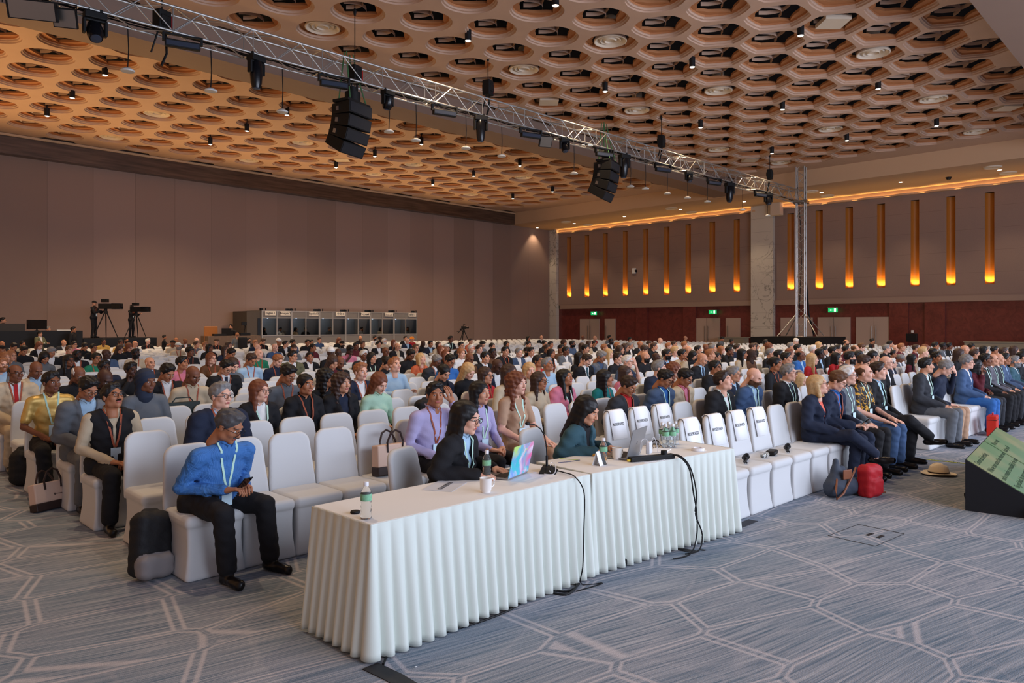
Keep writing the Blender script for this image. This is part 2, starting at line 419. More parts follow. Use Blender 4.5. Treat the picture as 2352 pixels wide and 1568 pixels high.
# exit signs
EG = mat('exit_green', (30, 190, 105), .5, emit=.9); EWH = mat('exit_white', (225, 255, 235), .5, emit=1.6)
for u, v, lab in ((1364, 719.5, 'green exit sign over the double door nearest the corner of the hall'), (1637, 716.5, 'green exit sign over the doors just before the marble column'), (1913, 712, 'green exit sign over the pair of doors beyond the truss tower')):
    p = at_x(u, v, XR-.35); t = empty('exit_sign', p, 0, label=lab, category='sign', group='green exit signs')
    g = G(); g.box((-.03, -.27, -.13), (.03, .27, .13)); g.obj('sign_panel', EG, t, smooth=False)
    g = G(); g.box((-.05, -.30, .13), (.38, .30, .18)); g.obj('housing', HM, t, smooth=False)
    g = G(); g.box((-.036, -.19, -.09), (-.03, -.08, .09)); g.box((-.036, .02, -.015), (-.03, .17, .015)); g.prism([(.02, 0), (.09, .05), (.09, -.05)], -.006, 0, M=Matrix(((0, 0, 1, -.031), (-1, 0, 0, .19), (0, 1, 0, 0), (0, 0, 0, 1))))
    g.obj('pictogram', EWH, t, smooth=False)
# small wall devices
def wallbox(u, v, w, h, m, name, lab, cat, d=.12):
    p = at_x(u, v, XR-.02); g = G(); g.box((-d, -w/2, -h/2), (.02, w/2, h/2)); o = thing(g, name, m, lab, cat, bevel=.01); o.location = p; return o
WHT = mat('white_plastic', (220, 218, 214), .4); BLK = mat('black_plastic', (22, 22, 25), .45)
wallbox(1457, 622, .28, .40, WHT, 'wall_speaker', 'small white box with dark centre between two glowing wall niches', 'speaker')
o = wallbox(1462, 622, .10, .18, BLK, 'camera_dome', 'dark dome on the small white box between wall niches', 'camera', .16)
wallbox(2095, 775, .55, .45, BLK, 'wall_monitor', 'small black panel on the red stone wall beside the doors', 'panel')
wallbox(2096, 761, .14, .14, WHT, 'wall_switch', 'white switch plate above the small black panel on the red wall', 'switch', .04)
o = wallbox(1791, 479, .62, .95, mat('speaker_cream', (205, 185, 165), .6), 'wall_loudspeaker', 'cream box loudspeaker hanging beside the top of the marble column', 'speaker', .5); o.location.x -= .2
for x_, v_ in ((2179, 407),):
    p = at(x_, v_, ZS); g = G(); g.lathe([(.12, -.02), (.16, 0)], n=14); g.lathe([(.02, -.15), (.10, -.11), (.13, -.02)], n=14); o = thing(g, 'security_camera', BLK, 'black dome camera under the golden soffit', 'camera'); o.location = p
# ---- soffits and beams
g = G(); g.box((XF, YR0-4, ZS), (XR+.5, YL+.3, ZS+.12)); g.box((XF, YR0-4, ZS+.12), (XF+.12, YL, ZC+.1)); struct(g, 'ceiling_soffit', SOFM, smooth=False)
# wavy cove ledge along the right wall with its lights
g = G(); ys = np.linspace(2, YL-.6, 260); cr = []
for y in ys: cr.append(XR-.20-.09*math.sin(2*math.pi*(y-NY[3])/step))
for i in range(len(ys)-1):
    a, b = ys[i], ys[i+1]
    g.add([(cr[i], a, ZS-.34), (XR, a, ZS-.34), (XR, b, ZS-.34), (cr[i+1], b, ZS-.34), (cr[i], a, ZS-.24), (cr[i+1], b, ZS-.24)], [(0, 1, 2, 3), (0, 3, 5, 4)])
struct(g, 'trim_4', SOFM)
yy = YL-1.2
while yy > 4:
    light('cove_lamp', 'AREA', (XR-.08, yy, ZS-.31), 10, (1.0, .58, .18), shape='RECTANGLE', size=step, size_y=.10, aim=(XR-.25, yy, ZS+.6)); yy -= step
g = G(); g.box((-2, BE0, ZS+.02), (XF+.02, BE1, ZC+.3)); struct(g, 'ceiling_beam', BEM, smooth=False)
g = G(); g.box((-2, NB-3, ZS+.02), (XF+.02, NB, ZC+.3)); struct(g, 'ceiling_beam_near', BEM, smooth=False)
g = G(); g.box((-2, -2, ZC+1.5), (XF+1, YL+.4, ZC+1.6)); g.box((XF+.9, -2, ZC+.05), (XF+1, YL+.4, ZC+1.6)); g.box((-2, -2, ZC+.4), (-1.9, YL+.4, ZC+1.6)); g.box((-2, -2.1, ZC+.3), (XF+1, -2, ZC+1.6)); struct(g, 'ceiling_void', BK, smooth=False)
# ---- coffered ceiling: staggered round openings
PX, PY = 1.2415*S, 1.345*S
nrm = [(0, PY), (0, -PY), (PX, PY/2), (PX, -PY/2), (-PX, PY/2), (-PX, -PY/2)]
NS = 24
TH = [2*math.pi*i/NS for i in range(NS)]
for _i in range(6):
    _n = sorted(nrm, key=lambda q: math.atan2(q[1], q[0])); (a1, b1), (a2, b2) = _n[_i], _n[(_i+1) % 6]
    c1, c2 = (a1*a1+b1*b1)/2, (a2*a2+b2*b2)/2; dt = a1*b2-a2*b1
    an_ = math.atan2((a1*c2-a2*c1)/dt, (c1*b2-c2*b1)/dt) % (2*math.pi)
    _k = min(range(NS), key=lambda q: abs((TH[q]-an_+math.pi) % (2*math.pi)-math.pi)); TH[_k] = an_
def hexr(t):
    return min(((a*a+b*b)/2)/max(1e-6, a*math.cos(t)+b*math.sin(t)) for a, b in nrm if a*math.cos(t)+b*math.sin(t) > 1e-3)
HEX = [hexr(t) for t in TH]
AST = [(abs(math.cos(t))**.72+abs(math.sin(t))**.72)**(-1/.72) for t in TH]
HOLES = []
g = G(); gp = G()
def field(y0, y1, ox, oy):
    i = -1
    while True:
        cx = ox+i*PX; i += 1
        if cx > XF+.6*PX: break
        for j in range(-10, 14):
            cy_ = oy+j*PY+(PY/2 if i % 2 else 0)
            if cy_ < y0-.5 or cy_ > y1+.5 or cx < 1.5: continue
            u, v, D = pix((cx, cy_, ZC))
            if D < 4 or u < -150 or u > 2500 or v < -120: continue
            HOLES.append((cx, cy_))
            t = min(1, max(0, (cx-11*S)/(5*S))) if y0 < 19 else min(.35, max(0, (cx-14*S)/(16*S)))
            R0 = [(1-t)*.555*S+t*HEX[n]*.905 for n in range(NS)]
            for _ in range(1 if t > 0 else 0): R0 = [R0[n]*.7+.15*(R0[n-1]+R0[(n+1) % NS]) for n in range(NS)]
            edge = (cy_-y0 < .75 or y1-cy_ < .75 or XF-cx < .75)
            rings = [[(HEX[n]*1.0, 0) for n in range(NS)]]
            if edge: rings += [[(.02, .001)]*NS]
            else:
                rings += [[(r, 0) for r in R0], [(r-.002, .045) for r in R0], [(r-.055, .05) for r in R0], [(r-.058, .10) for r in R0], [(r-.085, .105) for r in R0], [(r-.087, .16) for r in R0],
                          [((R0[n]-.087)*(.42+.58*AST[n]), .16) for n in range(NS)], [((R0[n]-.087)*(.42+.58*AST[n]), .24) for n in range(NS)]]
            P = []; 
            for ring in rings:
                for n in range(NS):
                    r, z = ring[n]; x = cx+r*math.cos(TH[n]); y = min(max(cy_+r*math.sin(TH[n]), y0), y1); P.append((min(x, XF), y, ZC+z))
            F = []; mm = []
            for q in range(len(rings)-1):
                for n in range(NS):
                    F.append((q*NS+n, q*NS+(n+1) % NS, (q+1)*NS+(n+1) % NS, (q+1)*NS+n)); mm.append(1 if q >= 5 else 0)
            b = len(g.v); g.v += P; g.f += [tuple(x+b for x in f) for f in F]; g.m += mm
            if not edge: # the curved rib seen inside the opening
                A = math.pi/4; r1 = (R0[0]-.07)
                for w in (0, 1):
                    pts = []
                    for n in range(7):
                        tt = -0.9+1.8*n/6; px_, py_ = r1*tt*.62, r1*(.34-.50*(1-tt*tt))*.8
                        a2 = A*0+w*math.pi/2
                        pts.append((cx+px_*math.cos(a2)-py_*math.sin(a2), cy_+px_*math.sin(a2)+py_*math.cos(a2), ZC+.175))
                    n0 = len(g.v)
                    for p in pts: g.v += [(p[0], p[1], p[2]), (p[0], p[1], p[2]+.11)]
                    for n in range(6): g.f.append((n0+2*n, n0+2*n+1, n0+2*n+3, n0+2*n+2)); g.m.append(0)
field(NB, BE0, 4.96*S-4*PX, 11.46*S)
field(BE1, YF, 4.97*S-4*PX, 19.51*S)
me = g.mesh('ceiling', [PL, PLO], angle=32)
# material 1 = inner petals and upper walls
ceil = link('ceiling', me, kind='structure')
# ---- fittings in the ceiling openings
CR = mat('diffuser_cream', (214, 198, 178), .5); LAMP = mat('lamp_face', (255, 246, 226), .5, emit=9)
def snap(u, v):
    p = at(u, v, ZC+.1); return min(HOLES, key=lambda h: (h[0]-p.x)**2+(h[1]-p.y)**2)
_lb = {}
def LB(what, p):
    u = pix((p[0], p[1], ZC))[0]
    place = ['above the control desk', 'above the two camera operators', 'over the first interpreter booths', 'over the large hanging loudspeaker', 'over the middle of the truss', 'over the smaller hanging loudspeaker', 'towards the marble column', 'above the truss tower', 'above the red doors'][min(8, max(0, int(u/262)))]
    t = what+(', near' if p[1] < BE0 else ', far')+' coffers, '+place
    k_ = _lb.get(t, 0); _lb[t] = k_+1
    return t if not k_ else t+[', one further back', ', third from the front', ', fourth back', ', fifth back', ', sixth back'][k_-1]
dif = [(797, 53), (1467, 82), (1175, 179), (1717, 205), (2085, 117), (1436, 268), (1894, 287), (2210, 223), (2300, 300), (1771, 382), (2008, 349), (1630, 338), (400, 260), (293, 312), (612, 368), (742, 325), (990, 378), (855, 400), (1060, 442), (1190, 412), (1350, 460), (1215, 470)]
g = G(); g.lathe([(.0, .02), (.16, .02), (.17, -.03), (.22, .04), (.30, -.02), (.36, .06), (.47, -.05), (.50, -.04), (.50, .0), (.44, .12), (.20, .22), (.20, .7), (.0, .7)], n=24, cap=False)
dme = g.mesh('ceiling_diffuser', CR); used = set()
for n, (u, v) in enumerate(dif):
    h = snap(u, v)
    if h in used: continue
    used.add(h); link('ceiling_diffuser', dme, label=LB('round cream air diffuser', h), category='air diffuser', group='round ceiling diffusers').location = (h[0], h[1], ZC+.12)
g = G(); g.box((-.36, -.36, -.06), (.36, .36, .06)); sme = g.mesh('ceiling_panel', CR, smooth=False)
for n, (u, v) in enumerate([(1997, 38), (1312, 227), (1700, 360), (2268, 264), (825, 364)]):
    h = snap(u, v); used.add(h); o = link('ceiling_panel', sme, label=LB('flat square cream unit', h), category='panel', group='square ceiling units'); o.location = (h[0], h[1], ZC+.12); o.rotation_euler = (0, 0, .785)
dl = [(1276, 3), (1075, 85), (1839, 73), (1590, 146), (1390, 203), (2017, 197), (1797, 245), (1609, 287), (2151, 283), (1945, 317), (1773, 347), (241, 165), (166, 218), (108, 260), (567, 295), (483, 326), (968, 326), (1194, 376), (1088, 400), (861, 354), (772, 380), (994, 420), (1269, 436), (1178, 452), (659, 258)]
g = G(); g.lathe([(.085, 0), (.095, -.12), (.095, .20), (.02, .21), (.012, .8)], n=16, cap=False); dm1 = g.mesh('housing', BLK)
g = G(); g.lathe([(.002, -.10), (.085, -.10)], n=16, cap=False); g.lathe([(.002, -.10), (.06, -.125), (.085, -.10)], n=16, cap=False); dm2 = g.mesh('lamp', LAMP)
DLP = []
for u, v in dl:
    p = at(u, v, ZC-.1)
    t = empty('downlight', p, 0, label=LB('lit black can downlight', p), category='downlight', group='can downlights in the coffers')
    link('housing', dm1, t); link('lamp', dm2, t); DLP.append(p)
    light('downlight_beam', 'SPOT', (p.x, p.y, p.z-.16), 700, (1.0, .72, .44), spot_size=math.radians(118), spot_blend=.7, shadow_soft_size=.09, aim=(p.x, p.y, 0))
# extra rows of the same downlights outside the frame
for x, y in ((4, 12), (3, 8), (8, 6.5), (14, 6.5), (20, 6.5), (27, 7), (6, 30), (2, 24), (14, 34), (22, 34), (30, 34), (36, 12), (37, 24)):
    light('downlight_beam', 'SPOT', (x, y, ZC-.3), 700, (1.0, .72, .44), spot_size=math.radians(118), spot_blend=.7, shadow_soft_size=.09, aim=(x, y, 0))
# added amber spots without fixtures, warming the far coffers
for x, y in ((15, 37.2), (21, 37.2), (27, 37.2), (33, 37.2), (9, 36.6), (3, 36.4), (.5, 30), (.5, 25)):
    light('added_uplight', 'SPOT', (x, y, 2.7), 1100, (1.0, .58, .22), spot_size=math.radians(105), spot_blend=.8, shadow_soft_size=.12, aim=(x+(6 if x < 1 else 0), y-(5 if y > 31 else 0), ZC))
# soffit downlights
g = G(); g.lathe([(.002, -.01), (.10, -.01)], n=14, cap=False); sl_ = g.mesh('soffit_downlight', LAMP)
for n, (u, v) in enumerate([(1234, 523), (1319, 513), (1434, 497), (1563, 481), (1709, 463), (1887, 442), (2069, 418), (2296, 390)]):
    p = at(u, v, ZS); o = link('soffit_downlight', sl_, label='small lit recessed spot in the golden soffit '+['at the far corner', 'just after the corner', 'above the second niche', 'above the middle niches', 'before the marble column', 'just past the truss tower', 'above the niches beyond the tower', 'nearest the stage'][n], category='downlight', group='small spots in the soffit'); o.location = p
    light('soffit_spot', 'SPOT', (p.x, p.y, p.z-.05), 260, (1, .74, .48), spot_size=math.radians(90), spot_blend=.6, shadow_soft_size=.06, aim=(p.x, p.y, 0))
g = G(); g.lathe([(.02, -.03), (.30, -.025), (.36, -.06), (.40, -.002)], n=20, cap=False); rm = g.mesh('soffit_diffuser', CR)
for n, (u, v) in enumerate([(1300, 509), (1350, 516), (1542, 478), (1588, 487), (1863, 439), (1900, 449), (2280, 383), (2315, 396)]):
    p = at(u, v, ZS); link('soffit_diffuser', rm, label='round vent in the golden soffit '+['by the corner', 'by the corner, nearer the wall', 'over the middle niches', 'over the middle niches, nearer the wall', 'past the tower', 'past the tower, nearer the wall', 'nearest the stage', 'nearest the stage, close to the wall'][n], category='vent', group='round soffit vents').location = p
# ================================================================ TRUSS AND WHAT HANGS FROM IT
AL = mat('truss_aluminium', (188, 186, 182), .35, metal=.75)
BM = mat('matt_black', (16, 16, 18), .6); BG = mat('black_gloss', (18, 18, 22), .2); GLASS = mat('lens_glass', (60, 66, 80), .08)
GRN = mat('green_strap', (70, 110, 70), .8); CHR = mat('chrome', (200, 200, 205), .2, metal=1); REDP = mat('red_plastic', (170, 25, 25), .5)
TZ0, TZ1, TW = 8.39, 8.95, .52
TY0 = 12.8*S
def ty(x): return TY0-.021*(x-12.3*S)
TX0, TX1 = 1.0, 39.1
t = empty('lighting_truss', (TX0, ty(TX0), TZ0), math.atan(-.021), label='long silver box truss hung under the ceiling across the whole hall', category='truss')
L = TX1-TX0
for y in (-TW/2, TW/2):
    for z in (0, TZ1-TZ0):
        g = G(); g.tube([(0, y, z), (L, y, z)], .026); g.obj('chord', AL, t)
g = G(); n = int(L/.62)
for i in range(n):
    x0 = i*L/n; x1 = (i+1)*L/n; h = TZ1-TZ0
    for y in (-TW/2, TW/2):
        g.tube([(x0, y, 0 if i % 2 else h), (x1, y, h if i % 2 else 0)], .014, n=6)
        if i % 3 == 0: g.tube([(x0, y, 0), (x0, y, h)], .014, n=6)
    for z in (0, h):
        g.tube([(x0, -TW/2 if i % 2 else TW/2, z), (x1, TW/2 if i % 2 else -TW/2, z)], .014, n=6)
        if i % 3 == 0: g.tube([(x0, -TW/2, z), (x0, TW/2, z)], .014, n=6)
g.obj('diagonal_bracing', AL, t)
g = G()
for k_ in range(3):
    pts = [(x_, -.1+.1*k_+RNG.uniform(-.04, .04), .02+RNG.uniform(-.01, .05)) for x_ in np.arange(.2, L, .8)]; g.tube(pts, .018, n=5)
g.obj('cable_run', BM, t)
# the tower it lands on, with its black riser
RSR = at(1815, 778, 1.25)
TWX, TWY = 39.4, ty(39.4)
t = empty('truss_tower', (TWX, TWY, 1.2), .2, label='square truss tower standing on a black riser beside the marble column', category='truss tower')
a = .21; H = 9.75
for sx_ in (-a, a):
    for sy in (-a, a):
        g = G(); g.tube([(sx_, sy, 0), (sx_, sy, H)], .028); g.obj('chord', AL, t)
g = G(); n = 24
for i in range(n):
    z0, z1 = i*H/n, (i+1)*H/n
    for q in range(4):
        A = [(-a, -a), (a, -a), (a, a), (-a, a)]; p0, p1 = A[q], A[(q+1) % 4]
        if i % 2: p0, p1 = p1, p0
        g.tube([(p0[0], p0[1], z0), (p1[0], p1[1], z1)], .013, n=5)
for z in (0, H/3, 2*H/3, H): 
    for q in range(4):
        A = [(-a, -a), (a, -a), (a, a), (-a, a)]; g.tube([A[q]+(z,), A[(q+1) % 4]+(z,)], .02, n=5)
g.obj('diagonal_bracing', AL, t)
g = G()
for q in range(4):
    sx_, sy = [(-1, -1), (1, -1), (1, 1), (-1, 1)][q]; g.tube([(sx_*a, sy*a, 1.2), (sx_*1.0, sy*1.0, .02)], .025, n=6)
g.obj('outrigger', AL, t)
g = G(); g.box((-.3, -.3, H), (.3, .3, H+.12)); g.box((-.36, -.36, TZ0-1.25), (.36, .36, TZ0-1.1)); g.obj('sleeve_block', HM, t, smooth=False)
g = G(); g.tube([(.24, -.18, H-.6), (.26, -.2, 6), (.25, -.22, 3), (.5, -.3, 1.2), (.9, -.5, .05)], .05, n=6); g.tube([(-.2, .2, H-1), (-.12, .0, 6), (.1, 0, 4), (0, .1, 1)], .02, n=5); g.obj('cable_bundle', BM, t)
g = G(); g.box((TWX-2.6, TWY-1.9, 0), (TWX+1.2, TWY+1.6, 1.2)); thing(g, 'tower_riser', BM, 'long black draped riser under the truss tower', 'riser', smooth=False)
# ---- fixtures: x along the truss from the photograph column u
def on_truss(u):
    s = (u-1176)/FPX; x = 14.0
    for _ in range(30): D = ty(x)/(DY+RY*s); x = (DX+RX*s)*D
    return x
def moving_head(u, lab, tilt=0, k_=1.0, profile=False):
    x = on_truss(u); t = empty('moving_head_light', (x, ty(x)-TW/2, TZ0), RNG.uniform(-.6, .3), label=lab, category='stage light', group='moving head lights on the truss'); t.scale = (k_,)*3
    g = G(); g.box((-.20, -.13, -.20), (.20, .13, -.06)); g.box((-.14, -.03, -.06), (-.08, .03, .03)); g.box((.08, -.03, -.06), (.14, .03, .03)); g.obj('base', BM, t, bevel=.02, smooth=False)
    g = G(); g.box((-.22, -.07, -.50), (-.16, .07, -.2)); g.box((.16, -.07, -.50), (.22, .07, -.2)); g.box((-.22, -.06, -.24), (.22, .06, -.19)); g.obj('yoke', BM, t, bevel=.02, smooth=False)
    g = G(); 
    pr = [(.06, .20), (.13, .16), (.155, .02), (.15, -.12), (.12, -.2)] if not profile else [(.09, .28), (.14, .2), (.155, 0), (.13, -.3), (.10, -.42)]
    M = Matrix.Translation((0, 0, -.42)) @ Matrix.Rotation(tilt, 4, 'X')
    g.lathe(pr, n=18, M=M); h_ = g.obj('head', BG, t)
    g = G(); z = pr[-1][1]; g.lathe([(.001, z-.035), (pr[-1][0]*.8, z-.02), (pr[-1][0]*.86, z)], n=18, M=M, cap=False); g.obj('lens', GLASS, h_)
moving_head(209, 'dark moving head light nearest the camera on the truss', -.5, 1.05)
moving_head(577, 'long moving profile light pointing straight down from the truss', 0, 1.0, True)
moving_head(878, 'moving head light beside the big loudspeaker cluster', .3, .9)
moving_head(1091, 'long moving profile light hanging below the red chain hoist', 0, 1.0, True)
moving_head(1284, 'small moving head light near the angled flood lamp', -.4, .85)
moving_head(1421, 'moving profile light tucked behind the second loudspeaker', .1, 1.1, True)
moving_head(1570, 'small moving head light in the gap after the black hoist', -.5, .8)
moving_head(1664, 'long moving profile light before the marble column', .05, 1.1, True)
moving_head(1753, 'last small moving head light before the truss tower', -.3, 1.0)
def batten(u, lab, w=.42):
    x = on_truss(u); t = empty('strip_light', (x, ty(x)-TW/2, TZ0-.04), -.3, label=lab, category='stage light', group='black strip lights on the truss')
    g = G(); g.box((-w, -.05, -.18), (-w+.05, .05, .0)); g.box((w-.05, -.05, -.18), (w, .05, .0)); g.box((-w, -.03, -.03), (w, .03, .01)); g.obj('bracket', BM, t, smooth=False)
    g = G(); g.box((-w+.05, -.07, -.30), (w-.05, .07, -.13)); b_ = g.obj('lamp_body', BM, t, bevel=.02, smooth=False)
    g = G(); g.box((-w+.08, -.075, -.27), (w-.08, -.068, -.17)); g.obj('front_glass', GLASS, b_, smooth=False)
for u, l in ((409, 'black strip light after the first moving head'), (755, 'black strip light just before the big loudspeaker'), (1008, 'black strip light between loudspeaker and red hoist'), (1206, 'black strip light beside the angled flood lamp'), (1375, 'black strip light above the second loudspeaker'), (1510, 'black strip light under the second hoist'), (1628, 'black strip light facing the marble column'), (1735, 'black strip light under the last hoist')): batten(u, l)
def flood(u, lab, kk=1):
    x = on_truss(u); t = empty('flood_lamp', (x, ty(x)-TW/2, TZ0-.05), -.5, label=lab, category='stage light', group='square flood lamps on the truss')
    g = G(); g.box((-.22*kk, -.05, -.46), (.22*kk, .05, -.08), M=Matrix.Rotation(.5, 4, 'X')); g.obj('housing', BM, t, smooth=False)
    g = G(); g.box((-.2*kk, -.058, -.44), (.2*kk, -.05, -.1), M=Matrix.Rotation(.5, 4, 'X')); g.obj('barn_door', HM, t, smooth=False)
    g = G(); g.tube([(-.24*kk, 0, -.2), (-.24*kk, 0, 0), (.24*kk, 0, 0), (.24*kk, 0, -.2)], .012); g.obj('bracket', BM, t)
for u, l in ((137, 'silver flood lamp with barn doors beside the first moving head'), (1243, 'angled flood lamp with open barn doors in the truss middle')): flood(u, l)
flood(62, 'wide dark panel light at the near end of the truss', 2)
# loudspeaker clusters
def line_array(u, v, lab, n, w=.95, k_=1.0):
    x = on_truss(u); y = ty(x); z = pix((x, y, 8))[2]; z = CAMH+(HOR-v)*z/FPX
    t = empty('loudspeaker_cluster', (x, y-.1, z), .3, label=lab, category='loudspeaker'); t.scale = (k_,)*3
    ang = 0; py, pz = 0, 0
    for i in range(n):
        M = Matrix.Translation((0, py, pz)) @ Matrix.Rotation(ang, 4, 'X')
        g = G(); hh = .34
        g.add([M @ Vector(p) for p in [(-w/2, -.30, 0), (w/2, -.30, 0), (w/2*.8, .42, -.02), (-w/2*.8, .42, -.02), (-w/2, -.30, -hh), (w/2, -.30, -hh), (w/2*.8, .42, -hh+.04), (-w/2*.8, .42, -hh+.04)]], [(0, 1, 2, 3), (7, 6, 5, 4), (0, 4, 5, 1), (1, 5, 6, 2), (2, 6, 7, 3), (3, 7, 4, 0)])
        o = g.obj('cabinet', BM, t, smooth=False, bevel=.012)
        g = G(); g.box((-w/2*.94, -.312, -hh+.03), (w/2*.94, -.302, -.03), M=M); g.obj('grille', mat('speaker_grille', (38, 38, 42), .8), o, smooth=False)
        g = G()
        for s_ in (-1, 1): g.box((s_*w*.44-.02, .12, -.24), (s_*w*.44+.02, .22, -.12), M=M)
        if i < n-1: g.obj('side_handle', CHR, o, smooth=False)
        py += -math.sin(ang)*-hh*1.0*-1 if 0 else math.sin(ang)*hh; pz -= math.cos(ang)*hh; ang += .16
    g = G(); g.box((-w/2, -.25, .0), (w/2, .3, .07)); g.lathe([(.22, .07), (.22, .35), (.13, .38), (.13, .5)], n=16); g.obj('flying_frame', BM, t)
    g = G()
    for s_ in (-1, 1): g.tube([(s_*.35, -.2, .07), (s_*.2, 0, .9), (s_*.14, .1, 1.5)], .02, n=5); g.tube([(s_*.3, .25, .07), (s_*.12, .2, 1.5)], .02, n=5)
    g.obj('lifting_strap', GRN, t)
line_array(805, 243, 'large black curved loudspeaker cluster hanging from the truss on green straps', 4, 1.0, .95)
line_array(1391, 375, 'smaller black curved loudspeaker cluster hanging further along the truss', 4, 1.0, 1.0)
# chain hoists
for u, lab in ((815, 'dark chain hoist wrapped in green straps above the big loudspeaker'), (1121, 'black and red chain hoist on its chain, first after the big loudspeaker'), (1519, 'black and red chain hoist on its chain above the second half of the truss'), (1768, 'black chain hoist on its chain nearest the truss tower'), (372, 'chain hoist with a red light inside the near part of the truss')):
    x = on_truss(u); y = ty(x); up = .30 if u > 1000 else -.45
    t = empty('chain_hoist', (x, y, TZ1+up), .3, label=lab, category='chain hoist', group='chain hoists of the truss')
    g = G(); g.box((-.16, -.13, -.1), (.16, .13, .38)); g.box((-.12, -.16, .02), (.12, .16, .26)); g.obj('motor_body', BM, t, bevel=.03, smooth=False)
    g = G(); g.box((.16, -.10, .0), (.24, .10, .3)); g.obj('end_cover', REDP, t, bevel=.02, smooth=False)
    g = G(); g.tube([(0, 0, .38), (0, 0, ZC+.3-TZ1-up)], .014, n=5); g.lathe([(.03, 0), (.05, .12), (.02, .2)], c=(0, 0, ZC-.05-TZ1-up), n=8); g.obj('chain', BM, t)
    g = G(); g.tube([(.1, 0, -.1), (.2, .1, -.5), (.1, .15, -.8)], .03, n=6); g.tube([(-.1, 0, -.1), (-.2, .1, -.6)], .02, n=6); g.obj('chain_bag', BM, t)
# small plain discs on rods, no lamps in them
for u, v in ((303, 162), (495, 208), (660, 256), (906, 302), (968, 322), (1070, 340), (1165, 358), (1331, 398), (1461, 428), (1495, 433), (1545, 444), (1591, 454), (1637, 463), (1717, 482), (1774, 495)):
    x = on_truss(u); y = ty(x)+TW/2 if u != 1070 else ty(x); D = pix((x, y, 8))[2]; x = on_truss(u); z = CAMH+(HOR-v)*D/FPX
    k_ = ['first', 'second', 'third', 'fourth', 'fifth', 'sixth', 'seventh', 'eighth', 'ninth', 'tenth', 'eleventh', 'twelfth', 'thirteenth', 'fourteenth', 'last']
    i = sum(1 for o in bpy.data.objects if o.name.startswith('hanging_disc'))
    t = empty('hanging_disc', (x, y, z), 0, label='small white disc hanging on a thin rod from the truss, %s from the near end' % k_[min(i, 14)], category='hanging disc', group='white discs hung from the truss')
    g = G(); g.lathe([(.01, .07), (.06, .06), (.13, .02), (.15, 0), (.14, -.025), (.01, -.03)], n=18); g.obj('disc', WHT, t)
    g = G(); g.tube([(0, 0, .06), (.02, 0, (TZ0-z)*.5), (0, 0, TZ0-z+.05)], .012, n=6); g.obj('rod', BM, t)
# ================================================================ BACK OF THE HALL
def on_y(u, v, Y): return at_y(u, v, Y)
CAR = mat('booth_grey', (126, 120, 116), .85, bump=.2, bscale=80); ALB = mat('booth_frame', (176, 170, 164), .4, metal=.5)
k = NT('booth_glass'); k.set('Base Color', (.5, .55, .6, 1)); k.set('Roughness', .03); k.set('Transmission Weight', 1.0); k.set('IOR', 1.05); BGL = k.m
BIN = mat('booth_lining', (108, 118, 130), .8); SGN = mat('sign_card', (232, 222, 206), .6); INK = mat('ink_black', (18, 18, 20), .6)
BY = 28*S; ZT = on_y(700, 715, BY).z; ZW1, ZW0 = ZT-.42, ZT-1.32
bu = [600, 669, 733, 793, 850, 904, 957]
signs = [['English 1', 'Français 2'], ['Español 3'], ['中文 4'], ['Русский 5'], ['العربية 6'], ['हिन्दी 7']]
ordn = ['first interpreter booth, signed English 1 and Français 2', 'second interpreter booth, signed Español 3', 'third interpreter booth, signed with Chinese characters and 4', 'fourth interpreter booth, signed Русский 5', 'fifth interpreter booth, signed with the number 6', 'last interpreter booth, signed with the number 7']
def quad(g, x0, x1, y, z0, z1, m=0, d=.03): g.box((x0, y-d, z0), (x1, y, z1), m)
for i in range(6):
    x0, x1 = on_y(bu[i], 740, BY).x, on_y(bu[i+1], 740, BY).x; w = x1-x0
    t = empty('interpreter_booth', (x0, BY, .02), 0, label='grey panelled '+ordn[i], category='booth', group='interpreter booths along the wall')
    g = G()
    quad(g, .03, w-.03, 0, 0, ZW0-.06); quad(g, .03, w-.03, 0, ZW1+.04, ZT-.03)
    g.box((0, 0, 0), (.05, 1.7, ZT)); g.box((w-.05, 0, 0), (w, 1.7, ZT)) if i == 5 else None
    g.obj('wall_panel', CAR, t, smooth=False)
    g = G(); g.box((.05, 1.6, 0), (w-.02, 1.66, ZT)); g.obj('rear_wall', BIN, t, smooth=False)
    g = G(); 
    for xx in (0, w/2-.02, w-.05): g.box((xx, -.05, 0 if xx != w/2-.02 else ZW0-.06), (xx+.05, .01, ZT))
    for zz in (ZW0-.06, ZW1, ZT-.05): g.box((0, -.045, zz), (w, .01, zz+.05))
    g.obj('frame', ALB, t, smooth=False)
    for s_ in (0, 1):
        g = G(); g.box((.06+s_*w/2, -.02, ZW0), (w/2-.05+s_*w/2, -.012, ZW1)); g.obj('window_pane', BGL, t, smooth=False)
    light('booth_lamp', 'POINT', (x0+w*.5, BY+1.0, ZT-.25), 9, (.75, .85, 1.0), shadow_soft_size=.15)
    g = G(); g.box((.05, .05, ZW0-.12), (w-.05, .55, ZW0-.07)); g.obj('desk', BM, t, smooth=False)
    g = G()
    for xx in (.05, .95*w-.1): g.box((xx, .1, ZT), (xx+.12, .3, ZT+.12)); g.tube([(xx+.3, .2, ZT), (xx+.3, .2, ZT+.14)], .03, n=6)
    g.obj('roof_vent', BM, t, smooth=False)
    for q, sg in enumerate(signs[i]):
        xx = (w*.28 if q == 0 else w*.78) if len(signs[i]) == 2 else w*.78
        g = G(); g.box((xx-.30, -.07, ZT-.26), (xx+.30, -.055, ZT-.03)); o = g.obj('name_sign', SGN, t, smooth=False)
        text(sg, .155, Matrix.Translation((xx, -.074, ZT-.145)) @ Matrix.Rotation(math.pi/2, 4, 'X'), INK, o, bold=.003)
xl = on_y(567, 740, BY).x; x0 = on_y(600, 740, BY).x
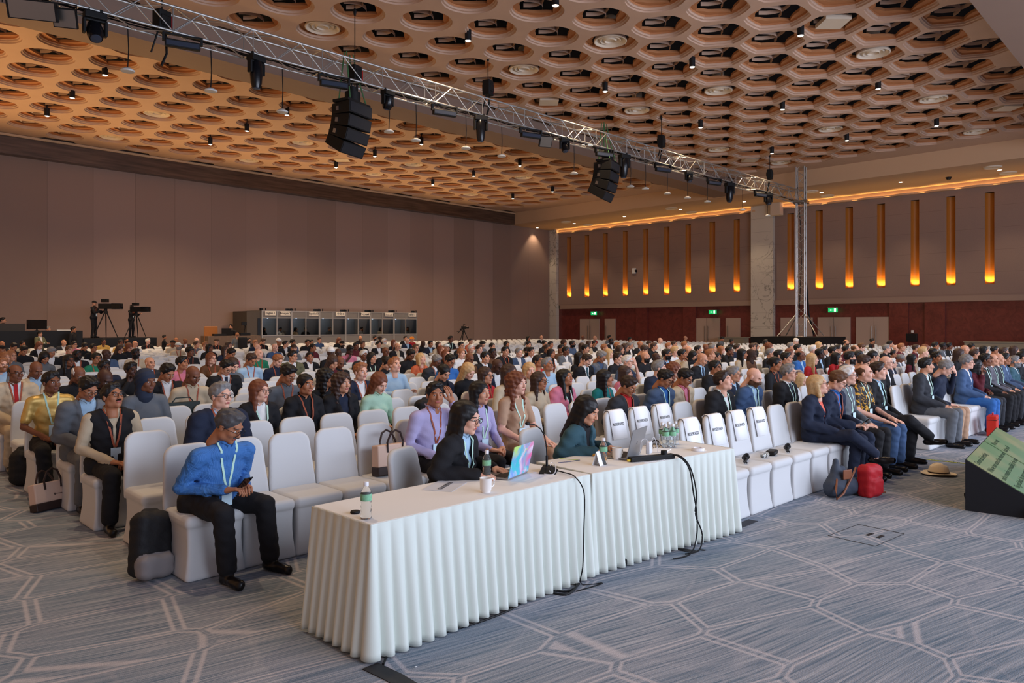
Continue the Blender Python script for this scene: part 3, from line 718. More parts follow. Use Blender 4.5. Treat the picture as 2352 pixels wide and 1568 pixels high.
t = empty('booth_side_room', (xl, BY+.02, .02), 0, label='dark grey end section of the booths with a narrow glazed door', category='booth')
g = G(); g.box((0, 0, 0), (x0-xl-.02, 1.6, ZT-.05)); g.obj('wall_panel', mat('booth_dark', (84, 76, 70), .8), t, smooth=False)
g = G(); g.box((.75*(x0-xl), -.03, ZW0-.1), (x0-xl-.06, -.005, ZW1)); g.obj('door_window', mat('dark_glass', (40, 44, 50), .15), t, smooth=False)
# risers for control desk and cameras
ZR0 = 1.45
g = G(); PY_ = 35.0
xa, xb = on_y(-60, 760, PY_).x, on_y(190, 760, PY_).x
ZD = on_y(150, 759.5, PY_).z
g.box((xa, PY_, 0), (xb, PY_+1.4, ZD)); thing(g, 'control_desk', BM, 'long black draped control desk on the hall side, left of the camera riser', 'desk', smooth=False)
xc, xd = xb+.02, on_y(360, 775, PY_).x; ZP = on_y(280, 776, PY_).z
g = G(); g.box((xc, PY_, 0), (xd, PY_+2.2, ZP)); thing(g, 'camera_riser', BM, 'low black platform the two camera operators stand on', 'riser', smooth=False)
p = on_y(87, 755, PY_+.3)
t = empty('computer_monitor', (p.x, PY_+.45, ZD), .5, label='black computer monitor standing on the control desk', category='monitor')
g = G(); g.box((-.45, -.03, .08), (.45, .03, .46)); g.obj('screen', BG, t, smooth=False); g = G(); g.lathe([(.16, 0), (.03, .03), (.03, .12)], n=12); g.obj('stand', BM, t)
p = on_y(20, 757, PY_+.3); g = G(); g.box((-.9, -.2, 0), (.55, .2, .30)); o = thing(g, 'equipment_case', mat('case_dark', (52, 46, 40), .6), 'dark equipment box on the near end of the control desk', 'case', smooth=False); o.location = (p.x, PY_+.45, ZD)
g = G(); g.box((-.33, -.12, 0), (.33, .12, .05)); o = thing(g, 'paper_sheets', WHT, 'white papers lying on the control desk', 'paper', smooth=False); o.location = (on_y(150, 759, PY_+.3).x, PY_+.3, ZD)
def tripod_camera(x, y, z, rz, lab, k_=1, big=True):
    t = empty('video_camera', (x, y, z), rz, label=lab, category='camera'); t.scale = (k_,)*3
    for i in range(3):
        a = i*2.094+.5; g = G(); g.tube([(.05*math.cos(a), .05*math.sin(a), 1.12), (.55*math.cos(a), .55*math.sin(a), .01)], [.028, .018], n=7); g.obj('tripod_leg', BM, t)
    g = G(); g.lathe([(.09, 1.08), (.09, 1.16), (.06, 1.2), (.07, 1.28)], n=12); g.tube([(0, .05, 1.22), (.1, .45, 1.1)], .012, n=6); g.obj('fluid_head', BM, t)
    if big:
        g = G(); g.box((-.09, -.28, 1.28), (.09, .3, 1.52)); g.obj('camera_body', BM, t, bevel=.02, smooth=False)
        g = G(); g.box((-.12, -.72, 1.27), (.12, -.28, 1.53)); g.obj('lens', BG, t, bevel=.03, smooth=False)
        g = G(); g.box((-.1, -.1, 1.58), (.1, .18, 1.72)); g.obj('viewfinder', BM, t, bevel=.02, smooth=False)
    else:
        g = G(); g.box((-.06, -.14, 1.28), (.06, .14, 1.44)); g.tube([(0, .02, 1.44), (0, .02, 1.55), (0, -.1, 1.55)], .02, n=6); g.obj('camera_body', BM, t, bevel=.02, smooth=False)
        g = G(); g.tube([(0, -.14, 1.36), (0, -.32, 1.36)], .055, n=10); g.obj('lens', BG, t)
        g = G(); g.box((-.2, .1, 1.2), (-.05, .2, 1.3)); g.tube([(-.1, .15, 1.25), (-.25, .3, 1.0)], .02, n=6); g.obj('monitor_arm', BM, t)
p = on_y(243, 770, PY_+.7); tripod_camera(p.x, PY_+.7, ZP, .75, 'large video camera on a tripod worked by the first operator', 1.0)
p = on_y(313, 770, PY_+.7); tripod_camera(p.x, PY_+.7, ZP, .6, 'video camera on a tripod in front of the capped operator', .92)
p = on_y(1065, 790, 33.5); tripod_camera(p.x, 33.5, .3, .6, 'small camera on a tripod standing alone behind the last rows', 1.0, False)
g = G(); g.box((-.6, -.6, 0), (.6, .6, .3)); o = thing(g, 'tripod_riser', BM, 'small black box under the lone tripod camera', 'riser', smooth=False); o.location = (p.x, 33.5, 0)
# technician's table
p = on_y(540, 770, 34.0)
g = G(); n = 60; P = []
w = 1.3
for j_, z in enumerate((0, 1.28)):
    for i in range(n+1):
        P.append((-w+2*w*i/n, -.02*(1-j_*.6)*math.sin(i*1.6), z))
g.add(P, [(i, i+1, n+2+i, n+1+i) for i in range(n)]); g.box((-w, 0, 1.24), (w, .8, 1.3)); g.box((-w, .01, 0), (w, .8, 1.24))
o = thing(g, 'technician_table', mat('cloth_dark_beige', (120, 98, 82), .8), 'high table with a draped beige cloth beside the booths', 'table', smooth=False); o.location = (p.x, 34, 0); TBX = p.x
t = empty('laptop', (on_y(523, 760, 34.2).x, 34.3, 1.3), .3, label='dark open laptop on the technician table by the booths', category='laptop')
g = G(); g.box((-.3, -.01, 0), (.3, .01, .36)); g.obj('lid', BM, t, smooth=False); g = G(); g.box((-.3, 0, 0), (.3, .3, .02)); g.obj('keyboard_base', BM, t, smooth=False)
g = G(); g.box((-.3, -.2, 0), (.3, .2, .10)); o = thing(g, 'mixing_console', BM, 'black audio unit on the end of the technician table', 'mixer', smooth=False, bevel=.01); o.location = (on_y(505, 765, 34.2).x, 34.35, 1.3)
g = G(); g.box((-.25, -.15, 0), (.25, .15, .14)); g.tube([(0, 0, .14), (.05, 0, .45), (.0, 0, .6)], .03, n=6); g.box((-.12, -.04, .5), (.12, .06, .66)); o = thing(g, 'desk_camera', BM, 'black camera and cables on the technician table next to the booth', 'camera', smooth=False); o.location = (on_y(563, 765, 34.2).x, 34.3, 1.3)
p = on_y(484, 770, 34.4); g = G(); g.box((-.32, -.04, 0), (.32, .04, 1.75), top=1); o = thing(g, 'orange_easel_board', mat('orange_board', (170, 105, 50), .7), 'orange-brown board standing next to the technician table', 'board', smooth=False, bevel=.02); o.location = (p.x, 34.4, 0)
# low side counter behind the last seats
g = G(); g.box((XR-1.3, at_x(1725, 780, XR-1.3).y+.5, 0), (XR-.6, at_x(1650, 780, XR-1.3).y, 1.0)); g.box((XR-1.35, at_x(1725, 780, XR-1.3).y+.4, 1.0), (XR-.55, at_x(1650, 780, XR-1.3).y+.05, 1.04)); thing(g, 'side_counter', mat('counter_grey', (150, 140, 122), .7), 'low beige counter against the wall before the marble column', 'counter', smooth=False)
p0, p1 = at_x(2215, 795, XR-1.5), at_x(2400, 795, XR-1.5)
g = G(); g.box((XR-1.5, p1.y, 0), (XR-.8, p0.y, .92)); g.box((XR-1.55, p1.y, .92), (XR-.75, p0.y+.04, .98)); thing(g, 'side_counter', mat('counter_grey', (150, 140, 122), .7), 'low beige counter along the red wall nearest the stage', 'counter', smooth=False)
# ================================================================ CHAIRS
CH = mat('chair_cover', (204, 205, 206), .7, bump=.08, bscale=500, sheen=.1)
def chair_meshes(h):
    base = union([(0, rbox((0, -.02, .225), (.205, .225, .23), .03)), (0, rbox((0, -.025, .435), (.215, .235, .045), .04), .02)], .02)
    def f(X, Y, Z):
        k_ = 1+.10*np.clip((.40-Z)/.4, 0, 1)**2
        arch = .012*np.exp(-((X/.12)**2))*np.clip(Z*0+1, 0, 1)
        return base(X/k_, (Y+.02)/k_-.02, Z)+.010*np.clip(np.sin((Z-.0)*7.5), 0, 1)*(Z < .40)
    V1, Q1 = nets(f, (-.27, -.30, -.005), (.27, .26, .5), h)
    V1[:, 2] = np.maximum(V1[:, 2], .002)
    def b(X, Y, Z):
        y = Y-.215-(Z-.45)*.17; wd = .212-.032*np.clip((Z-.5)/.45, 0, 1)
        x = np.abs(X)-wd+.09; z = Z-.945+.09
        out = np.sqrt(np.maximum(x, 0)**2+np.maximum(z, 0)**2)+np.minimum(np.maximum(x, z), 0)-.09
        t = np.abs(y+.10*np.clip(X*X, 0, 1))-.026
        k2 = np.maximum(out, t); d = np.where((out > -.02) & (t > -.02), np.sqrt(np.maximum(out+.02, 0)**2+np.maximum(t+.02, 0)**2)-.02, k2)
        return np.maximum(d, .38-Z)
    V2, Q2 = nets(b, (-.24, .12, .36), (.24, .36, .98), h)
    V1[:, 2] *= .95; V2[:, 2] *= .95
    a = npmesh('banquet_chair', V1, Q1); c = npmesh('backrest', V2, Q2); a.materials.append(CH); c.materials.append(CH); return a, c
CM = [chair_meshes(.011), chair_meshes(.022)]
def place_chair(x, y, rz, label, group, lod):
    o = link('banquet_chair', CM[lod][0], label=label, category='chair', group=group); o.location = (x, y, 0); o.rotation_euler = (0, 0, rz)
    link('backrest', CM[lod][1], o); return o
# ================================================================ PEOPLE
PAL = dict(k=(26, 26, 30), n=(30, 38, 58), g=(98, 102, 108), c=(48, 50, 56), b=(48, 100, 168), l=(160, 190, 215), w=(222, 222, 222), e=(186, 168, 142), r=(172, 34, 40), p=(205, 120, 142),
           m=(84, 26, 36), o=(200, 104, 70), y=(200, 160, 84), G=(34, 120, 92), t=(52, 84, 96), B=(96, 64, 42), v=(170, 162, 200), O=(96, 96, 72), M=(170, 205, 182), s=(66, 84, 112), T=(22, 110, 110), q=(176, 142, 116), d=(60, 84, 120), C=(92, 90, 98))
CN = dict(k='black', n='navy', g='grey', c='charcoal', b='bright blue', l='light blue', w='white', e='beige', r='red', p='pink', m='maroon', o='orange', y='golden yellow', G='green', t='dark teal', B='brown', v='lilac', O='olive', M='mint green', s='steel blue', T='teal', q='tan', d='denim blue', C='purple-grey')
SK = [(222, 172, 150), (202, 148, 120), (168, 112, 82), (118, 74, 54), (74, 48, 40)]
HC = dict(k=(20, 18, 20), d=(46, 32, 26), b=(92, 62, 42), r=(110, 62, 42), y=(186, 152, 108), g=(120, 118, 118), w=(206, 202, 198), o=(146, 94, 62), s=(72, 70, 72), N=(40, 48, 66), W=(228, 228, 228), O=(214, 130, 40), L=(200, 210, 214), n=(60, 42, 36))
HN = dict(k='black', d='dark brown', b='brown', r='reddish', y='blond', g='grey', w='white', o='ginger', s='greying black', N='navy', W='white', O='orange', L='pale', n='brown')
def cmat(c):
    if c in MATS: return MATS[c]
    return mat('cloth_'+c, PAL[c], .85, noise=.10, nscale=9, bump=.15, bscale=120)
def smat(i): return mat('skin_%d' % i, SK[i], .5, noise=.05, nscale=14)
def hmat(c):
    if 'hair_'+c in MATS: return MATS['hair_'+c]
    k = NT('hair_'+c); v_ = k.n('ShaderNodeMapping', {0: k.co.outputs['Object'], 'Scale': (210, 150, 26)}).outputs[0]
    n_ = k.n('ShaderNodeTexNoise', {'Vector': v_, 'Scale': 1, 'Detail': 2}).outputs[0]; h_ = srgb(HC[c])
    k.set('Base Color', k.mix(n_, tuple(x*.6 for x in h_), tuple(min(1, x*1.5) for x in h_))); k.set('Roughness', .5); k.set('Specular IOR Level', .35)
    k.set('Normal', k.n('ShaderNodeBump', {'Height': n_, 'Strength': .35, 'Distance': .004}).outputs[0]); return k.m
EYEW = mat('eye_white', (225, 220, 215), .25); EYED = mat('eye_dark', (24, 16, 14), .2); LIPM = mat('lip', (164, 84, 78), .5); SHOE = mat('shoe_leather', (20, 18, 20), .3); GLF = mat('glasses_frame', (24, 22, 24), .3)
# ---- head, in its own frame: ear level at the origin, facing -Y
def head_prims():
    P = [(0, ell((0, .018, .034), (.076, .097, .084))), (0, ell((0, -.022, -.032), (.060, .068, .078)), .03), (0, cone((0, -.066, -.094), (0, -.06, -.09), .021, .021), .03),
         (0, cone((-.045, -.01, -.07), (.045, -.01, -.07), .022, .022), .04), (0, cone((-.034, -.078, .032), (.034, -.078, .032), .013, .013), .015),
         (0, ell((-.038, -.058, -.022), (.026, .026, .026)), .02), (0, ell((.038, -.058, -.022), (.026, .026, .026)), .02),
         (0, cone((0, -.088, .014), (0, -.108, -.026), .008, .0125), .010), (0, ell((-.011, -.099, -.031), (.009, .011, .008)), .006), (0, ell((.011, -.099, -.031), (.009, .011, .008)), .006),
         (0, cone((-.016, -.086, -.0545), (.016, -.086, -.0545), .0075, .0075), .006), (0, cone((-.013, -.085, -.064), (.013, -.085, -.064), .0085, .0085), .005),
         (0, ell((-.079, .010, -.004), (.010, .019, .031)), .006), (0, ell((.079, .010, -.004), (.010, .019, .031)), .006),
         (0, cone((0, .030, -.06), (0, .050, -.175), .052, .056), .03)]
    return P
def head_field():
    u_ = union(head_prims())
    eyes = union([(0, ell((-.031, -.100, .008), (.017, .016, .011))), (0, ell((.031, -.100, .008), (.017, .016, .011)))], .001)
    ball = union([(0, ell((-.031, -.0755, .006), (.0135, .0135, .0115))), (0, ell((.031, -.0755, .006), (.0135, .0135, .0115)))], .001)
    def f(X, Y, Z):
        return smin(-smin(-u_(X, Y, Z), eyes(X, Y, Z), .012), ball(X, Y, Z), .003)
    return f
HEADS = {}
def head_mesh(h):
    if h not in HEADS:
        V, Q = nets(head_field(), (-.095, -.13, -.20), (.095, .125, .125), h)
        c = V[Q].mean(1); mi = np.zeros(len(Q), int); x = np.abs(c[:, 0])
        fr_ = c[:, 1] < -.06
        w = fr_ & (((x-.031)/.0125)**2+((c[:, 2]-.006)/(.006 if h < .006 else .0075))**2 < 1)
        mi[w] = 5 if h < .006 else 6
        mi[fr_ & (((x-.031)/.0055)**2+((c[:, 2]-.006)/.0062)**2 < 1)] = 6
        mi[fr_ & (((x-.033)/.020)**2+((c[:, 2]-.0285-.004*(1-((x-.033)/.02)**2))/(.0042 if h < .006 else .006))**2 < 1)] = 4
        mi[fr_ & ((x/.022)**2+((c[:, 2]+.059)/.0085)**2 < 1)] = 7
        HEADS[h] = (V, Q, mi)
    return HEADS[h]
# ---- hand: wrist at the origin, fingers along +Y, back of the hand up, thumb towards +X
HANDS = {}
def hand_mesh(kind, h=.0055):
    if (kind, h) not in HANDS:
        P = [(0, cone((-.014, .0, 0), (-.022, .078, 0), .018, .013)), (0, cone((.014, .0, 0), (.026, .078, 0), .018, .013), .02), (0, cone((0, -.05, .0), (0, .01, 0), .024, .021), .02)]
        cu = dict(relax=.35, curl=.85, fist=1.35, flat=.08)[kind]
        for i, (bx, ln) in enumerate(((-.030, .058), (-.010, .072), (.011, .078), (.031, .070))):
            p = np.array([bx, .083, 0]); a = cu*.5; seg = (.45, .32, .23)
            for j in range(3):
                d = np.array([bx*.25*(1-cu*.5), math.cos(a), -math.sin(a)]); q = p+d*ln*seg[j]*1.15
                P.append((0, cone(p, q, .0092-.0008*j, .0086-.0009*j), .004)); p = q; a += cu*.95
        P += [(0, cone((.026, .022, -.004), (.052, .052, -.014), .0135, .011), .012), (0, cone((.052, .052, -.014), (.050, .082, -.022-.01*cu), .0105, .0082), .004)]
        HANDS[(kind, h)] = nets(union(P, .01), (-.06, -.075, -.12), (.08, .18, .04), h)
    return HANDS[(kind, h)]
# ---- hair and headwear, in the head frame
def cut(V, Q, keep):
    m = keep(V[Q].mean(1)); Q = Q[m]; us = np.unique(Q); r = -np.ones(len(V), int); r[us] = np.arange(len(us)); return V[us], r[Q]
HAIRS = {}
def hair_mesh(style, h):
    key = (style, h)
    if key in HAIRS: return HAIRS[key]
    crown = ell((0, .022, .040), (.086, .108, .095))
    def face_cut(X, Y, Z, front=.062, side=-.012, back=-.075):
        # hairline height as a function of depth
        t = np.clip((Y+.07)/.05, 0, 1); t2 = np.clip((Y-.0)/.06, 0, 1)
        return (hairline(X, Y, Z, front, side, back)-Z)*.8
    def hairline(X, Y, Z, front, side, back):
        t = np.clip((Y+.07)/.05, 0, 1); t2 = np.clip((Y-.0)/.06, 0, 1)
        lim = front*(1-t)+side*t*(1-t2)+back*t2+.0035*np.sin(X*260+Y*190)+.003*np.sin(X*120-Y*90)
        return lim
    nz = lambda X, Y, Z, a: a*(np.sin(X*95+Z*40)*np.sin(Y*80+1.3)+.6*np.sin(Z*120+X*60))
    if style == 's':
        top = ell((.010, -.018, .092), (.064, .078, .042))
        thin = ell((0, .018, .035), (.0775, .0985, .0860))
        def f(X, Y, Z):
            fr = .066+.010*np.sin(X*60+1); up = np.clip((Z-hairline(X, Y, Z, fr, -.018, -.085))/.055, 0, 1)
            d = smin(thin(X, Y, Z)-.012*up**.7, top(X, Y, Z)+.03*(1-up), .02)+nz(X, Y, Z, .0030)*up+.0022*np.sin(X*230+Y*60)*up
            return np.maximum(d, face_cut(X, Y, Z, fr, -.018, -.085))
    elif style == 'h':
        f = lambda X, Y, Z: np.maximum(np.maximum(crown(X, Y, Z)+.004+nz(X, Y, Z, .001), face_cut(X, Y, Z, .2, -.012)), np.maximum(-.012-Y, Z-.085+.5*np.abs(Y-.05)))
    elif style in 'lcmt':
        ln = dict(l=-.30, c=-.27, m=-.135, t=-.07)[style]; big_ = 1.0 if style in 'lmt' else 1.18
        def f(X, Y, Z):
            d = ell((0, .022, .036), (.088*big_, .108*big_, .096))(X, Y, Z)
            if style != 't':
                curt = cone((0, .045, .03), (0, .075, ln), .088*big_, .075*big_)(X, Y, Z)
                sd = smin(cone((-.068*big_, .0, .02), (-.075*big_, .0, ln), .030*big_, .026)(X, Y, Z), cone((.068*big_, .0, .02), (.075*big_, .0, ln), .030*big_, .026)(X, Y, Z), .01)
                d = smin(smin(d, curt, .04), sd, .03)
                d = np.maximum(d, ln-.02-Z)
            else:
                d = smin(d, ell((0, .125, .02), (.036, .036, .036))(X, Y, Z), .02)
            op = ell((0, -.10, -.030), (.058, .085, .098 if style != 't' else .10))(X, Y, Z)
            neck = cone((0, -.02, -.08), (0, -.01, -.3), .050, .085)(X, Y, Z)
            d = d+(nz(X, Y, Z, .006 if style == 'c' else .002))
            d = np.maximum(np.maximum(d, -op), -neck)
            if style == 't': d = np.maximum(d, face_cut(X, Y, Z, .055, -.045, -.07))
            return d
    elif style == 'u':
        f = lambda X, Y, Z: np.maximum(ell((0, .022, .050), (.098, .118, .100))(X, Y, Z)+nz(X, Y, Z, .005), face_cut(X, Y, Z, .058, -.02, -.085))
    elif style == 'C':
        f = lambda X, Y, Z: smin(np.maximum(ell((0, .018, .052), (.089, .108, .088))(X, Y, Z), .045-Z), rbox((0, -.115, .050), (.055, .055, .006), .005)(X, Y, Z), .012)
    elif style == 'T':
        f = lambda X, Y, Z: np.maximum(smin(ell((0, .025, .078), (.102, .125, .075))(X, Y, Z), ell((0, .03, .12), (.085, .09, .05))(X, Y, Z), .02)+.003*np.sin(Z*140+X*30), .028-Z+.25*(Y+.08))
    elif style == 'W':
        def f(X, Y, Z):
            d = smin(ell((0, .035, .045), (.100, .125, .115))(X, Y, Z), cone((0, .05, -.02), (0, .05, -.16), .085, .095)(X, Y, Z), .04)
            op = ell((0, -.105, -.035), (.058, .085, .085))(X, Y, Z)
            return np.maximum(d+.002*np.sin(Z*110+Y*60), -op)
    elif style == 'H':
        f = lambda X, Y, Z: smin(np.maximum(ell((0, .02, .055), (.092, .108, .085))(X, Y, Z), .045-Z), np.maximum(np.abs(Z-.045+.5*(np.sqrt(X*X+Y*Y)-.1))-.006, np.sqrt(X*X+(Y-.015)**2)-.155), .015)
    V, Q = nets(f, (-.17, -.18, -.36), (.17, .19, .18), h)
    HAIRS[key] = (V, Q); return V, Q
HM_ = {}
def hair_data(style, h):
    if (style, h) not in HM_:
        V, Q = hair_mesh(style, h); HM_[(style, h)] = npmesh('hair', V, Q)
    return HM_[(style, h)]
def beard_data(kind, h):
    if (kind, h) not in HM_:
        hf = union(head_prims())
        def f(X, Y, Z):
            d = hf(X, Y, Z)-(.007 if kind == 'D' else .006)
            if kind == 'D': return np.maximum(np.maximum(d, Z+.028-.6*np.clip(-Y-.07, 0, 1)), np.maximum(Y-.018, -.125-Z)) + np.where((np.abs(X) < .022) & (Z > -.070) & (Z < -.048), .02, 0)
            return np.maximum(d, np.maximum(np.abs(X)-.026, np.maximum(np.abs(Z+.0455)-.006, Y+.07)))
        V, Q = nets(f, (-.09, -.13, -.14), (.09, .04, .0), min(h, .006)); HM_[(kind, h)] = npmesh('beard', V, Q)
    return HM_[(kind, h)]
def glasses_data():
    if 'gl' not in HM_:
        g = G()
        for s_ in (-1, 1):
            ring = [(s_*.032+.026*math.cos(a)*(1 if abs(math.cos(a)) < .7 else .97), -.112+.004*abs(math.cos(a)), .004+.019*math.sin(a)) for a in [i*math.pi/8 for i in range(16)]]
            g.tube(ring, .0022, n=5, close=True); g.tube([(s_*.058, -.108, .010), (s_*.078, -.06, .008), (s_*.086, .0, .004), (s_*.086, .03, -.012)], .0022, n=5)
        g.tube([(-.007, -.114, .008), (0, -.116, .011), (.007, -.114, .008)], .0022, n=5)
        HM_['gl'] = g.mesh('glasses', GLF)
    return HM_['gl']
# ---- special cloths
k = NT('palm_shirt'); n1 = k.n('ShaderNodeTexNoise', {'Vector': k.co.outputs['Object'], 'Scale': 9, 'Detail': 3, 'Distortion': 2.5}).outputs[0]
k.set('Base Color', k.mix(k.n('ShaderNodeMapRange', {0: n1, 1: .54, 2: .57}).outputs[0], srgb((40, 32, 30)), srgb((206, 150, 44)))); k.set('Roughness', .8)
k = NT('striped_shirt'); sx = k.n('ShaderNodeSeparateXYZ', {0: k.co.outputs['Object']}).outputs
w_ = k.math('FRACT', k.math('MULTIPLY', k.math('ADD', sx[0], k.math('MULTIPLY', sx[1], .6)), 95)); k.set('Base Color', k.mix(k.n('ShaderNodeMapRange', {0: w_, 1: .62, 2: .7, 4: .4}).outputs[0], srgb((50, 104, 170)), srgb((80, 132, 192)))); k.set('Roughness', .8)
n2 = k.n('ShaderNodeTexNoise', {'Vector': k.co.outputs['Object'], 'Scale': 9, 'Detail': 3, 'Distortion': 1}).outputs[0]; k.set('Normal', k.n('ShaderNodeBump', {'Height': n2, 'Strength': .8, 'Distance': .03}).outputs[0])
k = NT('gold_satin'); n1 = k.n('ShaderNodeTexNoise', {'Vector': k.co.outputs['Object'], 'Scale': 14, 'Detail': 3}).outputs[0]
k.set('Base Color', k.mix(n1, srgb((176, 134, 60)), srgb((224, 190, 110)))); k.set('Roughness', .38); k.set('Metallic', .35)
k = NT('spotted_scarf'); n1 = k.n('ShaderNodeTexVoronoi', {'Vector': k.co.outputs['Object'], 'Scale': 16}).outputs['Distance']
k.set('Base Color', k.mix(k.n('ShaderNodeMapRange', {0: n1, 1: .25, 2: .32}).outputs[0], srgb((60, 30, 60)), srgb((228, 96, 72)))); k.set('Roughness', .7)
# ---- figures
def lerp(a, b, t): return tuple(a[i]+(b[i]-a[i])*t for i in range(3))
def figure(key):
    '''key: pose, arms, sleeve (l/s), jacket, female, wide, head z, head y, yaw, pitch, legs, lod -> skin mesh, jacket mesh, head matrix'''
    pose, arms, sleeve, jacket, fem, wide, hz, hy, hxx, yaw, pitch, legs, lod = key
    st = pose == 'stand'
    hb = (.0125, .017, .024)[lod]; hh = (.0045, .006, .009)[lod]
    sw = (.165 if fem else .185)*wide; z0 = .93 if st else .50
    hip = (0, .04, z0); nk = (hxx*.8, hy+.055 if not st else .02+hy*.6, hz-.155)
    ch = lerp(hip, nk, .64); wa = lerp(hip, nk, .30); fw = (0, -1, 0)
    th = .86*wide if fem else wide
    arms_ = {'lap': [((.25, .02, .72), (.07, -.28, .615), (-.7, -.7, -.1), 'curl')]*2, 'knee': [((.26, -.02, .73), (.15, -.33, .63), (-.1, -1, -.25), 'relax')]*2,
             'cross': [((.25, -.04, .76), (-.10, -.21, .82), (-.9, -.2, .25), 'relax'), ((.25, -.04, .74), (-.07, -.24, .77), (-.9, -.1, .1), 'relax')],
             'chin': [((.22, -.16, .74), (.06, hy-.085, hz-.175), (-.25, -.1, .95), 'fist'), ((.24, -.02, .72), (.03, -.24, .66), (-.8, -.5, 0), 'relax')],
             'brow': [((.24, .0, .72), (.07, -.28, .62), (-.7, -.7, -.1), 'curl'), ((.26, -.18, .80), (.125, hy-.10, hz-.06), (-.25, .15, .95), 'relax')],
             'phone': [((.24, -.03, .72), (.080, -.33, .665), (-.45, -.8, .12), 'curl')]*2, 'type': [((.27, -.06, .80), (.13, -.34, .79), (-.25, -1, -.05), 'curl')]*2,
             'down': [((.26, .04, .72+z0-.5), (.27, .0, .44+z0-.5), (0, -.1, -1), 'relax')]*2, 'cam': [((.26, -.16, 1.18), (.12, -.42, 1.30), (-.2, -1, .1), 'fist')]*2,
             'scross': [((.26, -.04, 1.2), (-.10, -.23, 1.2), (-.9, -.2, .1), 'relax')]*2, 'point': [((-.05, -.28, 1.02), (-.05, -.52, 1.02), (0, -1, 0), 'flat'), ((.24, .0, .72), (.07, -.28, .62), (-.7, -.7, -.1), 'curl')]}[arms]
    P = [(2, cone((-.085*th, hip[1], hip[2]+.03), (.085*th, hip[1], hip[2]+.03), .115*th, .115*th))]
    T = [(1, ell(wa, (.156*th, .122*wide, .15)), .05), (1, ell(ch, (.172*th, .122, .17)), .05), (1, cone((-sw+.045, ch[1]*.3+nk[1]*.7, nk[2]-.050), (sw-.045, ch[1]*.3+nk[1]*.7, nk[2]-.050), .064, .064), .05),
         (1, cone((-.07, nk[1], nk[2]-.03), (.07, nk[1], nk[2]-.03), .052, .052), .04)]
    if wide > 1.08: T.append((1, ell((wa[0], wa[1]-.055, wa[2]-.0), (.15*wide, .12*wide, .13)), .05))
    if fem: T += [(1, ell((s_*.062, ch[1]-.085, ch[2]+.00), (.052, .050, .055)), .03) for s_ in (-1, 1)]
    A = []; skin = []; hands = []
    for s_, (e, w, d, kind) in zip((-1, 1), arms_):
        if arms in ('chin', 'brow', 'point') and s_ == -1: pass
        sh = (s_*(sw-.005), ch[1]*.3+nk[1]*.7, nk[2]-.058)
        e = (s_*e[0]*(.93 if fem else 1)*min(wide, 1.1), e[1], e[2]+(nk[2]-1.035 if not st else 0)*.6); w = (s_*w[0], w[1], w[2])
        if arms == 'cross' and s_ == 1: w = (w[0], w[1]-.03, w[2]-.04)
        tk = (.88 if fem else 1.0)*(1.12 if jacket == 1 else 1)
        A.append((1, cone(sh, e, .061*min(1.08, wide)*tk, .051*tk), .03))
        we = lerp(e, w, .93)
        if sleeve == 'l': A.append((1, cone(e, we, .051*tk, .038*tk), .012))
        else:
            skin.append((0, cone(lerp(sh, e, .75), e, .040, .038), .01)); skin.append((0, cone(e, w, .038, .026), .01)); A[-1] = (1, cone(sh, lerp(sh, e, .72), .059, .054), .03)
        hands.append((w, (s_*d[0], d[1], d[2]), kind, s_))
    # legs
    Lg = []
    if st:
        for s_ in (-1, 1):
            kx = (s_*.11, .0 if legs != 'step' else s_*.08, .50); ax_ = (s_*.13, .04 if legs != 'step' else s_*.14, .08)
            Lg += [(2, cone((s_*.085, hip[1], .88), kx, .088, .068), .03), (2, cone(kx, ax_, .066, .055), .02), (3, cone((ax_[0], ax_[1]+.03, .045), (ax_[0]+s_*.03, ax_[1]-.15, .04), .042, .038), .01)]
    else:
        K = {'std': [(.12, -.43, .515, .13, -.40, .0), (.12, -.43, .515, .13, -.42, .0)], 'wide': [(.17, -.42, .515, .13, -.42, 0), (.23, -.36, .50, .24, -.42, 0)],
             'cross': [(.06, -.44, .60, -.16, -.62, .26), (.10, -.43, .515, .09, -.40, 0)]}[legs]
        for s_, (kx, ky, kz, ax_, ay, lift) in zip((-1, 1), K):
            kn = (s_*kx, ky, kz); an = (s_*ax_, ay, .09+lift)
            g_ = 0 if fem and legs == 'skirt' else 2
            Lg += [(2, cone((s_*.085*th, .02, .535), kn, .094*min(th, 1.15), .068 if fem else .074), .03), (2, cone(kn, (an[0], an[1]+.01, an[2]+.035), .068 if fem else .074, .060 if fem else .070), .015), (0, cone((an[0], an[1], an[2]+.06), an, .036, .034), .005)]
            dx = s_*.03 if not lift else -s_*.10; dz = 0 if not lift else .02
            Lg.append((3, cone((an[0], an[1]+.035, an[2]-.045), (an[0]+dx*.8, an[1]-.175, an[2]-.055+dz), .046, .036), .01))
    allp = P+T+A+skin+Lg+[(0, cone((nk[0], nk[1]+.005, nk[2]-.0), (hxx, hy+.045, hz-.09), .050, .052), .02)]
    if not jacket or True: allp.append((1, cone((nk[0]-.022, nk[1]-.010, nk[2]+.014), (nk[0]+.022, nk[1]-.010, nk[2]+.014), .053, .053), .012))
    fu = union(allp, .02)
    def f(X, Y, Z):
        d = fu(X, Y, Z)
        return d+(.0035*np.sin(X*41+Z*23+2)*np.sin(Z*47-Y*29)+(.003*np.sin(X*23-Z*67+Y*31)*np.sin(Y*53+X*37+Z*19) if lod < 2 else 0))*np.clip((z0+.55-Z)*4, 0, 1)
    lo = (-.42, -.80 if not st else -.62, 0); hi = (.42, .26, hz-.06)
    V, Q = nets(f, lo, hi, hb)
    V[:, 2] = np.maximum(V[:, 2], .004)
    mi = classify(allp, V[Q].mean(1))
